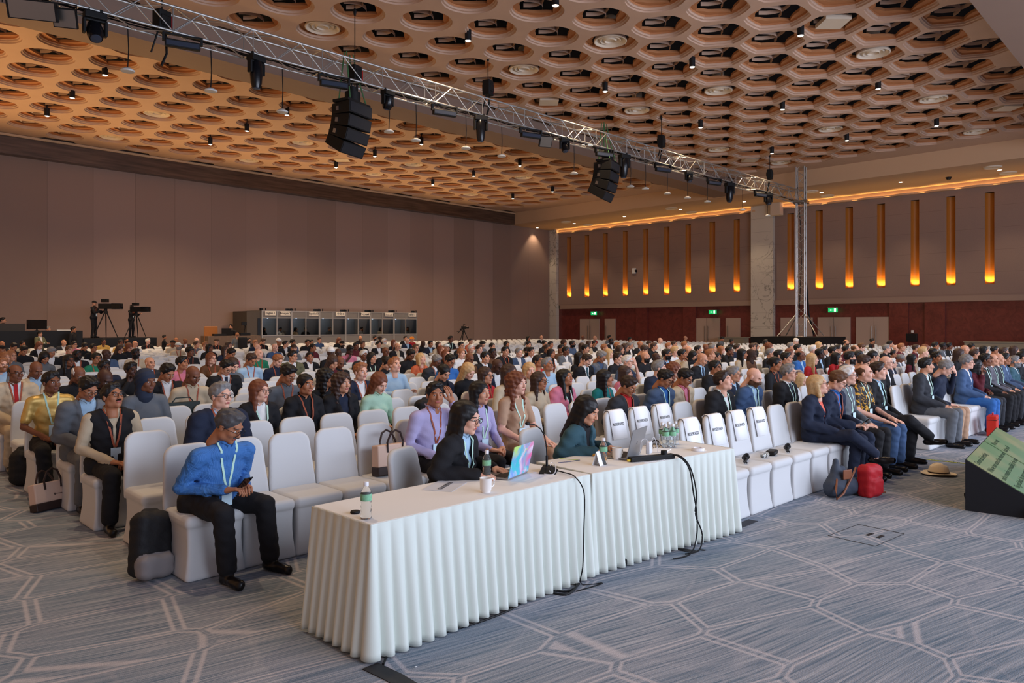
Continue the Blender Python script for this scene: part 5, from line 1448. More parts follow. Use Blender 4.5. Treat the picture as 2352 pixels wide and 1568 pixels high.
for p in sorted(folk, key=lambda p: p['D']):
    if not p['lab']:
        hd, gd = describe(p); gl = ' with glasses' if 'G' in p['ex'] else ''
        base = '%s %s%s %s' % (hd, gd, gl, where(p)); lab = base
        if lab in seen:
            seen[base] += 1; lab = base+', %s row behind' % ['one', 'another', 'a third', 'a fourth', 'a fifth'][min(4, seen[base]-2)]
        else: seen[lab] = 1
        p['lab'] = lab if len(lab.split()) <= 16 else lab.replace(' with glasses', '').replace(' before the marble column', '')
seats = []
for p in sorted(folk, key=lambda p: p['D']):
    D = p['D']; lod = 0 if D < 10.5 else 1 if D < 15.5 else 2
    arms = {'L': 'lap', 'K': 'knee', 'X': 'cross', 'C': 'chin', 'B': 'brow', 'P': 'phone'}[p['arms']]
    hp = p['hp']; yaw = .30 if p['u'] < 700 else .12 if p['u'] < 1300 else .22
    yaw += (-.55 if 'a' in hp else 0)+(.35 if 'b' in hp else 0); pitch = .50 if 'd' in hp else -.22 if 'u' in hp else 0.
    z = p['z']/.965; ex = p['ex']+('P' if arms == 'phone' else '')
    if lod == 2:
        hz = 1.16 if 'd' in hp else 1.19; sc = min(1.10, max(.88, z/hz)); yaw = round(yaw*2.5)/2.5; arms = arms if arms in ('chin', 'cross') else 'lap'
        ex = ex.replace('P', '')
        wide = 1.0
    else:
        hz = min(1.26, max(1.02, z)); sc = 1.0; wide = 1.05 if p['hair'][0] in 'shB' else 1.0
        if z < 1.02: sc = max(.9, z/1.02)
    y = row_y(p['k'], p['x'])
    bot = {'TB': 'd', 'Tq': 'q', 'Ty': 'k', 'Jew3': 'e', 'Vke': 'k'}.get(p['g'], None)
    if 'charcoal jacket and grey jeans' in p['lab']: bot = 'g'
    if 'blue jacket' in p['lab'] and p['u'] > 2200: bot = 'b'
    if p['u'] == 2173: bot = 'q'
    add_person((p['x'], y), -.03, p['sk'], p['hair'], p['g'][:3], ex, arms, p['legs'], hz, p['hy'], 0, yaw, pitch, wide, None, lod, p['lab'], 'seated audience' if lod == 2 else None, bottom=bot, scale=sc)
    seats.append((p['x'], y, p['k'], p['lab'], D))
print('people', len(folk), 'figures', len(FIG))
# ---- chairs: one under everybody, the gaps of each row filled
allc = []
short = lambda l: ' '.join(w for w in l.split(' ')[:9]).rstrip(',')
for k_ in range(0, 34):
    occ = sorted([(s[0], s[3]) for s in seats if s[2] == k_])
    segs = []
    x0 = {0: 6.42, 1: 6.5, 2: 2.80}.get(k_, 2.33)
    blocks = [(x0, 11.15), (12.15, 38.0)]
    if k_ < 2: blocks = [(x0, 11.1), (12.15, 20)]
    occ_all = [o[0] for o in occ]
    for b0, b1 in blocks:
        inb = [o for o in occ if b0-.6 < o[0] <= b1+.5]
        xs = [o[0] for o in inb]
        pts = [b0-.44]+xs+[b1+.44]
        for i in range(len(pts)-1):
            gap = pts[i+1]-pts[i]; n = int(round(gap/.45))-1
            for q in range(1, n+1): allc.append((pts[i]+gap*q/(n+1), k_, None))
        for o in inb: allc.append((o[0], k_, o[1]))
# the photograph's own gaps: behind the table the second row starts at the truss side
allc = [c for c in allc if not (c[1] == 1 and c[0] < 6.3) and not (c[1] == 2 and c[0] < 2.6)]
vis = []
for x, k_, who in allc:
    y = row_y(k_, x); u, v, D = pix((x, y, .6))
    if u < -60 or u > 2440 or (abs(x-TWX+.7) < 2.2 and abs(y-TWY) < 2.3) or (abs(x-TBX) < 1.7 and y > 33): continue
    vis.append((D, x, y, k_, who))
vis.sort(key=lambda c: c[0])
single = vis[:296]; rest = vis[296:]
lbl = {}
byrow = {}
for c in single: byrow.setdefault(c[3], []).append(c)
NAMES = ['front row', 'second row', 'third row', 'fourth row', 'fifth row', 'sixth row', 'seventh row', 'eighth row', 'ninth row', 'tenth row', 'eleventh row', 'twelfth row', 'thirteenth row', 'fourteenth row', 'fifteenth row', 'sixteenth row', 'seventeenth row', 'eighteenth row', 'nineteenth row', 'twentieth row', 'twenty-first row', 'twenty-second row', 'twenty-third row']
NTH = ['first', 'second', 'third', 'fourth', 'fifth', 'sixth', 'seventh', 'eighth', 'ninth', 'tenth']
for k_, cs in byrow.items():
    cs.sort(key=lambda c: c[1]); prev = 'the row end'; run = 0
    for D, x, y, _, who in cs:
        rn_ = NAMES[min(k_, 22)]
        if who: lab = 'white covered chair, %s, under the %s' % (rn_, short(who)); prev = who; run = 0
        else:
            lab = 'empty white covered chair, %s, %s after the %s' % (rn_, NTH[min(run, 9)], ' '.join(prev.split()[:7]) if prev != 'the row end' else 'row end'); run += 1
        w = lab.replace('  ', ' ').split(' '); lab = ' '.join(w[:16]).rstrip(',')
        for tail in (' a', ' with', ' in', ' and', ' the', ' in a', ' over'):
            if lab.endswith(tail): lab = lab[:-len(tail)]
        c = place_chair(x, y, -.03, lab, 'white covered chairs in '+rn_, 0 if D < 13 else 1)
g_v, g_q, n = [], [], 0
CM2 = chair_meshes(.045)
def arr(me):
    v = np.empty(len(me.vertices)*3, F32); me.vertices.foreach_get('co', v); q = np.empty(len(me.loops), np.int32); me.loops.foreach_get('vertex_index', q); return v.reshape(-1, 3), q.reshape(-1, 4)
VS = [arr(m) for m in CM2]
for D, x, y, k_, who in rest:
    for v, q in VS:
        g_v.append(v+np.array((x, y, 0), F32)); g_q.append(q+n); n += len(v)
me = npmesh('chair_rows', np.concatenate(g_v), np.concatenate(g_q)); me.materials.append(CH)
link('chair_rows', me, kind='stuff', label='rows of white covered chairs filling the rest of the hall', category='chairs')
print('chairs', len(single), len(rest))
# ================================================================ THE TABLES AND WHAT IS ON THEM
TC = mat('tablecloth_white', (232, 230, 228), .75, bump=.06, bscale=600); SKT = mat('skirting_white', (212, 218, 210), .6, bump=.05, bscale=500)
TH_ = .73
def skirted_table(x, y, rz, L, W_, sides, lab):
    t = empty('skirted_table', (x, y, 0), rz, label=lab, category='table', group='white skirted tables')
    g = G(); g.box((0, 0, TH_-.022), (L, W_, TH_)); g.obj('tabletop', TC, t, smooth=False, bevel=.006)
    g = G(); g.box((.1, .1, .04), (.14, .14, TH_-.03)); g.box((L-.14, .1, .04), (L-.1, .14, TH_-.03)); g.box((.1, W_-.14, .04), (.14, W_-.1, TH_-.03)); g.box((L-.14, W_-.14, .04), (L-.1, W_-.1, TH_-.03)); g.obj('leg_frame', BM, t, smooth=False)
    path = []
    def seg(a, b, nrm_):
        n = int(math.hypot(b[0]-a[0], b[1]-a[1])/.0065)
        for i in range(n): path.append((a[0]+(b[0]-a[0])*i/n, a[1]+(b[1]-a[1])*i/n, nrm_[0], nrm_[1]))
    def corner(c, a0, a1):
        for i in range(10): a = a0+(a1-a0)*i/10; path.append((c[0], c[1], math.cos(a), math.sin(a)))
    if sides[0]: seg((0, W_), (0, 0), (-1, 0)); corner((0, 0), -math.pi, -math.pi/2)
    seg((0, 0), (L, 0), (0, -1))
    if sides[1]: corner((L, 0), -math.pi/2, 0); seg((L, 0), (L, W_), (1, 0))
    path.append((path[-1][0], path[-1][1]+.001*path[-1][2], path[-1][2], path[-1][3]))
    zs = [.012, .05, .12, .2, .3, .4, .5, .58, .64, .675, .69, .705, .722, TH_+.001]
    P = []; s = 0; prev = path[0]; ph = 0
    SS = []
    for i, q in enumerate(path):
        s += math.hypot(q[0]-prev[0], q[1]-prev[1])+ (.004 if (q[0], q[1]) == (prev[0], prev[1]) else 0); SS.append(s); prev = q
    for z in zs:
        fz = max(0, 1-z/TH_)
        for i, q in enumerate(path):
            s = SS[i]; wv = s/.088+.16*math.sin(s*2.1)+.25*fz*math.sin(s*3.3+1); w = wv-math.floor(wv)
            prof = (max(0, math.sin(math.pi*min(1, w/.72)))**.8 if w < .72 else -.55*math.sin(math.pi*(w-.72)/.28))
            amp = (.003+.026*fz**.7) if z < .7 else .0035
            off = .008+.050*fz**1.2+amp*prof
            P.append((q[0]+q[2]*off, q[1]+q[3]*off, z+(.006*math.sin(s*5) if z < .03 else 0)))
    n = len(path); F = [(j*n+i, j*n+i+1, (j+1)*n+i+1, (j+1)*n+i) for j in range(len(zs)-1) for i in range(n-1)]
    g = G(); g.add(P, F); o = g.obj('pleated_skirt', SKT, t); o.modifiers.new('s', 'SOLIDIFY').thickness = .002
    return t
T1 = skirted_table(2.37, 3.37, -.005, 1.92, .60, (1, 0), 'white table with pleated skirt, nearest the camera, holding the painted laptop')
T2 = skirted_table(4.31, 3.36, -.118, 1.76, .61, (1, 1), 'white table with pleated skirt holding the silver laptop and power strip')
def on_table(u, v): return at(u, v, TH_+.001)
# bottles
k = NT('clear_plastic'); k.set('Base Color', (.93, .97, .97, 1)); k.set('Roughness', .06); k.set('Transmission Weight', .92); k.set('IOR', 1.18); PLAST = k.m
LBG = mat('bottle_label', (126, 182, 146), .4, noise=.5, nscale=50); CAPW = mat('bottle_cap', (232, 232, 236), .4)
g = G(); g.lathe([(.001, .004), (.026, .0), (.031, .006), (.031, .025), (.028, .035), (.031, .046), (.028, .058), (.031, .070), (.027, .085), (.031, .098), (.031, .14), (.026, .158), (.014, .178), (.0125, .190)], n=20); bme = g.mesh('bottle', PLAST)
g = G(); g.lathe([(.0315, .102), (.0318, .104), (.0318, .138), (.0315, .14)], n=20, cap=False); lme = g.mesh('bottle_label', LBG)
g = G(); g.lathe([(.0145, .183), (.0148, .186), (.0148, .204), (.013, .207), (.001, .207)], n=16); cme = g.mesh('bottle_cap', CAPW)
def bottle(p, lab, grp=None):
    o = link('water_bottle', bme, label=lab, category='bottle', group='small green-labelled water bottles'); o.location = p; link('bottle_label', lme, o); link('bottle_cap', cme, o)
bottle(on_table(841, 1190), 'small water bottle on the near corner of the first table beside the black disc')
bottle(on_table(1118, 1101), 'small water bottle behind the white mug by the painted laptop')
bottle(on_table(1386, 1066), 'small water bottle standing in front of the folded card and second mug')
for u, v, l in ((1521, 1022, 'small water bottle in the cluster, nearest the power adapter'), (1529, 1027, 'small water bottle in the cluster, front one with full label'), (1536, 1020, 'small water bottle in the cluster, middle one'), (1545, 1026, 'small water bottle in the cluster, front one nearest the tape roll'), (1552, 1019, 'small water bottle in the cluster, rear one towards the table end')): bottle(on_table(u, v), l)
PORC = mat('porcelain', (232, 228, 224), .15)
def mug(p, rz, lab):
    g = G(); g.lathe([(.001, .004), (.030, .0), (.032, .012), (.038, .022), (.040, .09), (.0415, .094), (.0385, .092), (.036, .025), (.001, .018)], n=28, cap=False); o = thing(g, 'mug', PORC, lab, 'mug', 'white coffee mugs'); o.location = p; o.rotation_euler = (0, 0, rz)
    g = G(); g.tube([(.039, 0, .078), (.058, 0, .082), (.070, 0, .066), (.068, 0, .044), (.054, 0, .030), (.037, 0, .030)], .0055, n=8); g.obj('handle', PORC, o)
mug(on_table(1116, 1130), -.1, 'white porcelain mug beside the painted laptop')
mug(on_table(1417, 1054), -.1, 'white porcelain mug in front of the silver laptop')
g = G(); g.lathe([(.001, .0), (.026, .0), (.030, .006), (.026, .014), (.001, .018)], n=24); o = thing(g, 'black_disc', BM, 'small flat black disc next to the water bottle on the near table corner', 'disc'); o.location = on_table(816, 1178)
# reserved paper lying on the table
PAPER = mat('paper_white', (246, 248, 252), .6); CREASE = mat('paper_grey', (208, 212, 222), .6)
p = on_table(1022, 1116); t = empty('reserved_sheet', p, math.radians(28), label='flat paper sheet reading RESERVED upside down on the near table', category='paper')
g = G(); g.box((-.15, -.105, 0), (.15, .105, .0015)); g.obj('sheet', CREASE, t, smooth=False)
text('RESERVED', .05, Matrix.Translation((.0, .0, .003)) @ Matrix.Rotation(math.pi, 4, 'Z'), mat('ink_grey', (90, 90, 96), .6), t)
# laptops
k = NT('painted_lid')
n1 = k.n('ShaderNodeTexNoise', {'Vector': k.co.outputs['Object'], 'Scale': 7.5, 'Detail': 3, 'Distortion': .8}).outputs[1]
sx = k.n('ShaderNodeSeparateXYZ', {0: k.co.outputs['Object']}).outputs; rr_ = k.n('ShaderNodeSeparateColor', {0: n1}).outputs
c = k.mix(k.n('ShaderNodeMapRange', {0: rr_[0], 1: .42, 2: .58}).outputs[0], srgb((60, 190, 205)), srgb((120, 160, 220)))
c = k.mix(k.n('ShaderNodeMapRange', {0: rr_[1], 1: .5, 2: .62}).outputs[0], c, srgb((225, 205, 225)))
c = k.mix(k.math('MULTIPLY', k.n('ShaderNodeMapRange', {0: rr_[2], 1: .45, 2: .6}).outputs[0], k.n('ShaderNodeMapRange', {0: sx[0], 1: -.05, 2: .12}).outputs[0]), c, srgb((225, 110, 165)))
c = k.mix(k.math('MULTIPLY', k.n('ShaderNodeMapRange', {0: rr_[0], 1: .52, 2: .6}).outputs[0], k.n('ShaderNodeMapRange', {0: sx[2], 1: .12, 2: .2}).outputs[0]), c, srgb((180, 220, 120)))
k.set('Base Color', c); k.set('Roughness', .4); PAINT = k.m
SIL = mat('laptop_silver', (150, 152, 156), .35, metal=.6); KEY = mat('keyboard_dark', (40, 40, 44), .5)
def laptop(p, rz, m, lab, logo, w=.31, d=.22, lean=.30):
    t = empty('laptop', p, rz, label=lab, category='laptop')
    g = G(); g.box((-w/2, .0, .003), (w/2, d, .014)); g.obj('keyboard_base', SIL, t, smooth=False, bevel=.003)
    g = G(); g.box((-w/2+.02, .03, .0142), (w/2-.02, d-.09, .0155)); g.obj('keys', KEY, t, smooth=False)
    g = G(); g.box((-w/2, -.004, 0), (w/2, .003, d+.01)); l_ = g.obj('lid', m, t, smooth=False, bevel=.003); l_.matrix_local = Matrix.Translation((0, 0, .012)) @ Matrix.Rotation(lean, 4, 'X')
    g = G(); g.box((-w/2+.008, .0031, .012), (w/2-.008, .0037, d)); g.obj('screen', mat('screen_lit', (190, 205, 225), .3, emit=.7), l_, smooth=False)
    if logo: text('//', .035, Matrix.Translation((0, -.0048, d*.5)) @ Matrix.Rotation(math.pi/2, 4, 'X'), CHR, l_, name='lid_mark')
# the backs of both lids face the camera side of the hall
laptop(on_table(1190, 1094)+Vector((-.0, .0, 0)), .30, PAINT, 'open laptop with a turquoise and pink painted lid on the first table', 0, .32, .22, .22)
laptop(on_table(1455, 1050), .25, SIL, 'open silver laptop on the second table in front of the person in teal', 1, .33, .23, .25)
# microphone
p = on_table(1262, 1083); t = empty('gooseneck_microphone', p, .6, label='black gooseneck table microphone between the two laptops', category='microphone')
g = G(); g.add([(-.10, -.06, 0), (.10, -.06, 0), (.10, .07, 0), (-.10, .07, 0), (-.05, -.01, .04), (.05, -.01, .04), (.05, .05, .045), (-.05, .05, .045)], [(0, 3, 2, 1), (4, 5, 6, 7), (0, 1, 5, 4), (1, 2, 6, 5), (2, 3, 7, 6), (3, 0, 4, 7)]); g.obj('base', BM, t, smooth=False, bevel=.006)
g = G(); g.tube([(0, .02, .04), (0, .02, .12)], .009, n=10); h_ = at_y(1206, 973, 0) if 0 else None
tip = Vector((-.30, -.02, .36)); M_ = Matrix.Rotation(-.6, 4, 'Z') @ Vector((-.13, .14, .30))
pts = [(0, .02, .12), (-.004, .024, .20), (-.02, .035, .27), (-.055, .06, .325), (-.105, .10, .362), (-.15, .135, .372)]
g.tube(pts, .0045, n=8); g.obj('gooseneck', BM, t)
g = G(); g.lathe([(.001, 0), (.011, .004), (.0135, .02), (.011, .036), (.001, .04)], n=14, M=Matrix.Translation((-.145, .130, .372)) @ Matrix.Rotation(-1.4, 4, 'Y') @ Matrix.Rotation(-.5, 4, 'X')); g.obj('foam_head', BM, t)
def cord(pts, r, m, lab, name='cable', cat='cable', sub=8):
    'smooth cord through the points'
    P = [Vector(p) for p in pts]; out = []
    for i in range(len(P)-1):
        p0, p1, p2, p3 = P[max(i-1, 0)], P[i], P[i+1], P[min(i+2, len(P)-1)]
        for j in range(sub):
            t_ = j/sub; out.append(.5*((2*p1)+(p2-p0)*t_+(2*p0-5*p1+4*p2-p3)*t_**2+(3*p1-p0-3*p2+p3)*t_**3))
    out.append(P[-1]); g = G(); g.tube(out, r, n=7); c_ = out[len(out)//2]; o = thing(g, name, m, lab, cat); origin_to(o, c_); return o
WC = mat('white_cable', (225, 225, 228), .4)
e1 = at(1322, 1098, TH_+.006)
cord([on_table(1275, 1083)+Vector((0, 0, .01)), on_table(1295, 1087)+Vector((0, 0, .008)), on_table(1318, 1096)+Vector((0, -.01, .006)), (e1.x+.02, e1.y-.06, .64), (e1.x+.0, e1.y-.075, .4), (e1.x-.03, e1.y-.09, .15), (e1.x-.02, e1.y-.07, .012), (e1.x+.1, e1.y-.16, .008), (e1.x-.15, e1.y-.13, .008)], .0045, BM, 'black microphone cable hanging over the joint of the tables to the floor')
cord([on_table(1272, 1086)+Vector((0, 0, .01)), on_table(1262, 1088)+Vector((0, 0, .02)), on_table(1266, 1078)+Vector((.0, 0, .05)), on_table(1275, 1080)+Vector((0, 0, .04)), on_table(1270, 1090)+Vector((0, 0, .004)), on_table(1225, 1085)+Vector((0, 0, .004))], .0025, WC, 'white cable looped around the microphone base')
# power strip, adapter, cards and small things
p = on_table(1497, 1056); t = empty('power_strip', p, -.38, label='long black power strip along the edge of the second table', category='power strip')
g = G(); g.box((-.21, -.028, 0), (.21, .028, .038)); g.obj('strip_body', BM, t, smooth=False, bevel=.005)
g = G(); g.lathe([(.028, 0), (.026, .03), (.012, .034)], c=(.12, 0, .038), n=16); g.obj('round_plug', BM, t)
g = G(); g.box((-.23, -.012, .006), (-.205, .012, .02)); g.obj('yellow_plug', mat('yellow_tag', (230, 200, 60), .5), t, smooth=False)
g = G(); g.box((-.046, -.017, 0), (.046, .017, .098)); o = thing(g, 'power_adapter', CAPW, 'white square power adapter standing on the power strip', 'power adapter', bevel=.006); o.location = on_table(1491, 1052)+Vector((.0, .0, .038)); o.rotation_euler = (0, 0, .35); ad = o.location
cord([ad+Vector((-.01, 0, .078)), ad+Vector((-.03, .01, .12)), ad+Vector((-.08, .02, .11)), ad+Vector((-.10, .02, .03)), ad+Vector((-.10, .05, -.03))], .0022, WC, 'white cable arching from the power adapter to the silver laptop')
cord([ad+Vector((.02, 0, .078)), ad+Vector((.05, -.01, .13)), ad+Vector((.075, -.02, .08)), ad+Vector((.07, -.05, -.034)), ad+Vector((.0, -.14, -.034)), ad+Vector((-.22, -.10, -.034))], .0022, WC, 'white cable looping down in front of the power adapter')
e2 = at(1558, 1050, TH_+.01)
for q, (dx, r_) in enumerate(((0, .006), (.022, .006))):
    cord([on_table(1530, 1052)+Vector((dx, 0, .02)), e2+Vector((dx-.03, -.02, .015)), (e2.x+dx, e2.y-.10, .66), (e2.x+.02+dx*2, e2.y-.13, .45), (e2.x+.05-dx, e2.y-.14, .30), (e2.x+.03+dx*4, e2.y-.15, .12), (e2.x-.1+dx*6, e2.y-.17, .012), (e2.x-.3+dx*8, e2.y-.14, .01)], r_, BM, ['black power cable over the table edge, the one curving towards the painted laptop', 'black power cable over the table edge, the one nearer the reserved chairs'][q])
p = on_table(1376, 1067); t = empty('tent_card', p, .15, label='folded white tent card standing behind the bottle on the second table', category='card')
g = G(); w = .09
g.add([(-w, -.05, 0), (w, -.05, 0), (w, 0, .12), (-w, 0, .12), (w, .05, 0), (-w, .05, 0)], [(0, 1, 2, 3), (3, 2, 4, 5)]); o = g.obj('card', PAPER, t, smooth=False); o.modifiers.new('s', 'SOLIDIFY').thickness = .001; t.scale = (.55, .7, .9)
g = G(); g.lathe([(.030, 0), (.045, 0), (.045, .02), (.030, .02), (.030, 0)], n=24, cap=False); o = thing(g, 'tape_roll', CAPW, 'white roll of tape on the far end of the second table', 'tape'); o.location = on_table(1603, 1034); o.scale = (1.25, 1.25, 1.2)
for u, v, l in ((1378, 1056, 'amber roll of sticky tape between card and mug'), (1366, 1046, 'amber roll of sticky tape behind the folded card')):
    g = G(); g.lathe([(.022, 0), (.035, 0), (.035, .022), (.022, .022), (.022, 0)], n=20, cap=False); o = thing(g, 'tape_roll', mat('amber_tape', (196, 140, 50), .35), l, 'tape'); o.location = on_table(u, v)
cord([on_table(1285, 1053)+Vector((0, 0, .003)), on_table(1305, 1055)+Vector((0, 0, .003)), on_table(1330, 1057)+Vector((0, 0, .003))], .0022, mat('tie_green', (170, 205, 70), .5), 'yellow-green cable tie lying on the second table', 'cable_tie', 'cable tie')
cord([on_table(1282, 1063)+Vector((0, 0, .003)), on_table(1305, 1061)+Vector((0, 0, .003)), on_table(1332, 1057)+Vector((0, 0, .003))], .0022, mat('tie_blue', (44, 56, 110), .5), 'dark blue cable tie lying on the second table', 'cable_tie', 'cable tie')
g = G(); g.box((-.10, -.07, 0), (.12, .07, .006)); o = thing(g, 'paper_pad', PAPER, 'white papers under the power adapter on the second table', 'paper', smooth=False); o.location = on_table(1515, 1035); o.rotation_euler = (0, 0, .3)
g = G()
for s_ in (-1, 1): g.tube([(s_*.033+.026*math.cos(a), 0, .022+.02*math.sin(a)) for a in [i*math.pi/6 for i in range(12)]], .0022, n=5, close=True); g.tube([(s_*.06, 0, .03), (s_*.06, .13, .006)], .0022, n=5)
g.tube([(-.007, 0, .028), (.007, 0, .028)], .002, n=5); o = thing(g, 'folded_spectacles', GLF, 'pair of glasses lying beside the cluster of bottles', 'glasses'); o.location = on_table(1508, 1028)
cord([on_table(1495, 1018)+Vector((0, 0, .008)), on_table(1503, 1016)+Vector((0, 0, .02)), on_table(1512, 1018)+Vector((0, 0, .02)), on_table(1512, 1022)+Vector((0, 0, .008)), on_table(1500, 1022)+Vector((0, 0, .012))], .006, BM, 'coil of black cable behind the white adapter', sub=6)
# ---- the people at the tables and in front
def seated_at(x, y, rz, **kw):
    place_chair(kw.pop('cx', x), kw.pop('cy', y), rz if abs(rz) > .18 else -.03, kw.pop('clab'), 'white covered chairs at the tables', 0); return add_person((x, y), rz, **kw)
seated_at(3.60, 4.16, .34, cx=3.52, cy=4.20, clab='white covered chair of the laptop user in black, pulled up to the table', skin=0, hair='lk', garm='Jkl', ex='GK', arms='type', legs='std', hz=1.18, hy=-.17, yaw=.0, pitch=.22, wide=1.06, fem=True, lod=0, label='person with long black hair, glasses and black jacket at the painted laptop')
seated_at(4.99, 4.15, .20, cx=4.92, cy=4.20, clab='white covered chair of the person in teal, pulled up to the table', skin=1, hair='lk', garm='Jtk', ex='', arms='type', legs='std', hz=1.12, hy=-.19, yaw=.15, pitch=.38, wide=1.0, fem=True, lod=0, label='person with long black hair in a dark teal jacket at the silver laptop')
SOCK = mat('sock_white', (206, 200, 206), .9)
bm_ = seated_at(2.40, 5.46, .16, cx=2.37, cy=5.52, clab='white covered chair under the person in the bright blue shirt', skin=2, hair='ss', garm='Sb', ex='GMKP', arms='phone', legs='wide', hz=1.12, hy=-.24, yaw=.42, pitch=.52, wide=1.16, fem=False, lod=0, bottom='k', label='heavy-set person in a bright blue striped shirt looking down at a phone')
# row 3 fillers: empty chairs of the same row come from the seating plan
# ---- reserved signs on chair backs
def chair_paper(o, lab):
    t = empty('reserved_sign', o.matrix_world.translation if 0 else o.location, o.rotation_euler.z, label=lab, category='sign', group='RESERVED papers on chair backs')
    def yb(z): return .215+(z/.95-.45)*.17-.034
    g = G(); w = .125; z0, z1 = .60, .885; zt = .905
    P = []; F = []
    prof = [(yb(z0)-.012, z0), (yb(.75)-.006, .75), (yb(z1)-.002, z1), (yb(z1)+.014, zt), (yb(z1)+.058, zt), (yb(z1)+.078, z1), (yb(.78)+.074, .78)]
    for y, z in prof: P += [(-w, y, z), (w, y, z)]
    F = [(2*i, 2*i+1, 2*i+3, 2*i+2) for i in range(len(prof)-1)]; g.add(P, F); s_ = g.obj('paper', PAPER, t); s_.modifiers.new('s', 'SOLIDIFY').thickness = .001
    text('RESERVED', .044, Matrix.Translation((.0, yb(.755)-.0098, .755)) @ Matrix.Rotation(math.pi/2-.14, 4, 'X'), INK, t, ext=.0003)
rs = sorted([o for o in bpy.data.objects if o.name.startswith('banquet_chair') and 'empty' in o.get('label', '') and o.location.y < 5.0 and o.location.x < 8.05 and o.location.x > 6.2], key=lambda o: (round(o.location.y), o.location.x))
fr_ = [o for o in rs if o.location.y < 4.0][:4]; bk_ = [o for o in rs if o.location.y >= 4.0][:3]
for i, o in enumerate(fr_):
    chair_paper(o, 'RESERVED paper on the %s chair of the front row' % ['first', 'second', 'third', 'fourth'][i]); o['label'] = 'empty white front-row chair with RESERVED paper, %s from the table' % ['first', 'second', 'third', 'fourth'][i]
for i, o in enumerate(bk_):
    chair_paper(o, 'RESERVED paper on the %s chair behind the second table' % ['first', 'second', 'third'][i]); o['label'] = 'empty white chair with RESERVED paper in the row behind the table, %s' % ['first', 'second', 'third'][i]
# headsets on the front seats
def headset(o, lab, sx_=0):
    t = empty('headset', (o.location.x+.02+sx_, o.location.y-.08, .462), .45, label=lab, category='headphones', group='black headsets on reserved seats')
    g = G()
    g.tube([(-.14, .0, .012), (-.08, .012, .014), (0, .006, .016), (.07, .0, .02)], .009, n=7); g.tube([(-.14, .02, .010), (-.06, .03, .012), (.02, .02, .014)], .007, n=7); g.obj('cable_bundle', BM, t)
    g = G(); g.tube([(-.02, .02, .016), (.03, .04, .03), (.085, .03, .05), (.11, .0, .03)], .006, n=7); g.obj('headband', BM, t)
    for dx in (0, 1): g = G(); g.lathe([(.001, -.016), (.028, -.013), (.033, 0), (.028, .013), (.001, .016)], n=16, M=Matrix.Translation((.125-dx*.05, .0+dx*.02, .034-dx*.014)) @ Matrix.Rotation(1.2-dx*.9, 4, 'X') @ Matrix.Rotation(.5, 4, 'Y')); g.obj('ear_cup', BM, t)
for i, o in enumerate(fr_[:3]): headset(o, 'black headset with coiled cable on the %s reserved front seat' % ['first', 'second', 'third'][i])
if len(fr_) > 3:
    o = fr_[3]; g = G(); g.box((-.02, -.05, 0), (.17, .05, .045), M=Matrix.Rotation(.25, 4, 'Z')); x = thing(g, 'black_pouch', BM, 'black pouch on the fourth reserved front seat', 'pouch', bevel=.015); x.location = (o.location.x+.06, o.location.y-.08, .462)
    for s_, l in ((-.12, 'small clear bottle lying on the fourth reserved front seat'), (-.05, 'small clear jar lying beside the black pouch on the front seat')):
        g = G(); g.lathe([(.001, -.03), (.022, -.028), (.022, .02), (.012, .03)], n=14, M=Matrix.Rotation(1.45, 4, 'Y')); x = thing(g, 'clear_jar', PLAST, l, 'jar'); x.location = (o.location.x+s_, o.location.y-.09, .486)
# ---- bags
def sdf_thing(name, prims, lo, hi, h, mats, lab, cat, loc, rz, k_=.02, fn=None, group=None):
    f0 = union(prims, k_); f = (lambda X, Y, Z: fn(f0(X, Y, Z), X, Y, Z)) if fn else f0
    V, Q = nets(f, lo, hi, h); V[:, 2] = np.maximum(V[:, 2], .002); me = npmesh(name, V, Q, classify(prims, V[Q].mean(1)))
    for m_ in mats: me.materials.append(m_)
    o = link(name, me, label=lab, category=cat); o.location = loc; o.rotation_euler = (0, 0, rz)
    if group: o['group'] = group
    return o
BPB = mat('bag_black', (24, 24, 27), .7, bump=.3, bscale=60); BPG = mat('bag_grey', (128, 122, 122), .85); TOTE = mat('tote_cream', (206, 176, 158), .7); TOTB = mat('tote_dark', (50, 36, 34), .5)
wr = lambda d, X, Y, Z: d+.004*np.sin(X*50+Z*31)*np.sin(Z*43+Y*20)
p = at(58, 1112, 0)
o = sdf_thing('backpack', [(0, rbox((0, 0, .20), (.16, .11, .20), .09)), (0, rbox((0, -.09, .15), (.13, .06, .13), .05), .03), (0, cone((-.05, .03, .41), (.05, .03, .41), .025, .025), .03)], (-.22, -.2, 0), (.22, .16, .47), .01, [BPB], 'black backpack with small red tags standing on the carpet at the hall edge', 'backpack', p, .5, fn=wr)
for z, l in ((.30, 1), (.10, 1)): g = G(); g.box((-.11, -.165, z), (-.05, -.15, z+.02)); g.obj('red_tag', REDP, o, smooth=False)
g = G(); g.tube([(.1, .12, .36), (.16, .2, .2), (.18, .24, .02), (.1, .3, .01)], .015, n=6); g.obj('strap', BPB, o)
p = at(345, 1335, 0)
o = sdf_thing('backpack', [(0, rbox((0, .02, .24), (.15, .085, .23), .07)), (1, rbox((-.02, -.06, .09), (.14, .06, .085), .05), .03), (0, cone((-.03, .05, .47), (.05, .05, .47), .022, .022), .03)], (-.2, -.16, 0), (.2, .14, .53), .009, [BPB, BPG], 'black backpack with a grey lower pocket leaning on the chair of the blue shirt', 'backpack', (p.x+.03, p.y+.06, 0), .25, fn=wr)
o.rotation_euler = (-.12, .14, .35)
g = G(); g.lathe([(.001, 0), (.02, 0), (.02, .006), (.001, .006)], n=14, M=Matrix.Translation((.14, -.05, .33)) @ Matrix.Rotation(1.2, 4, 'X')); g.obj('round_badge', BPG, o)
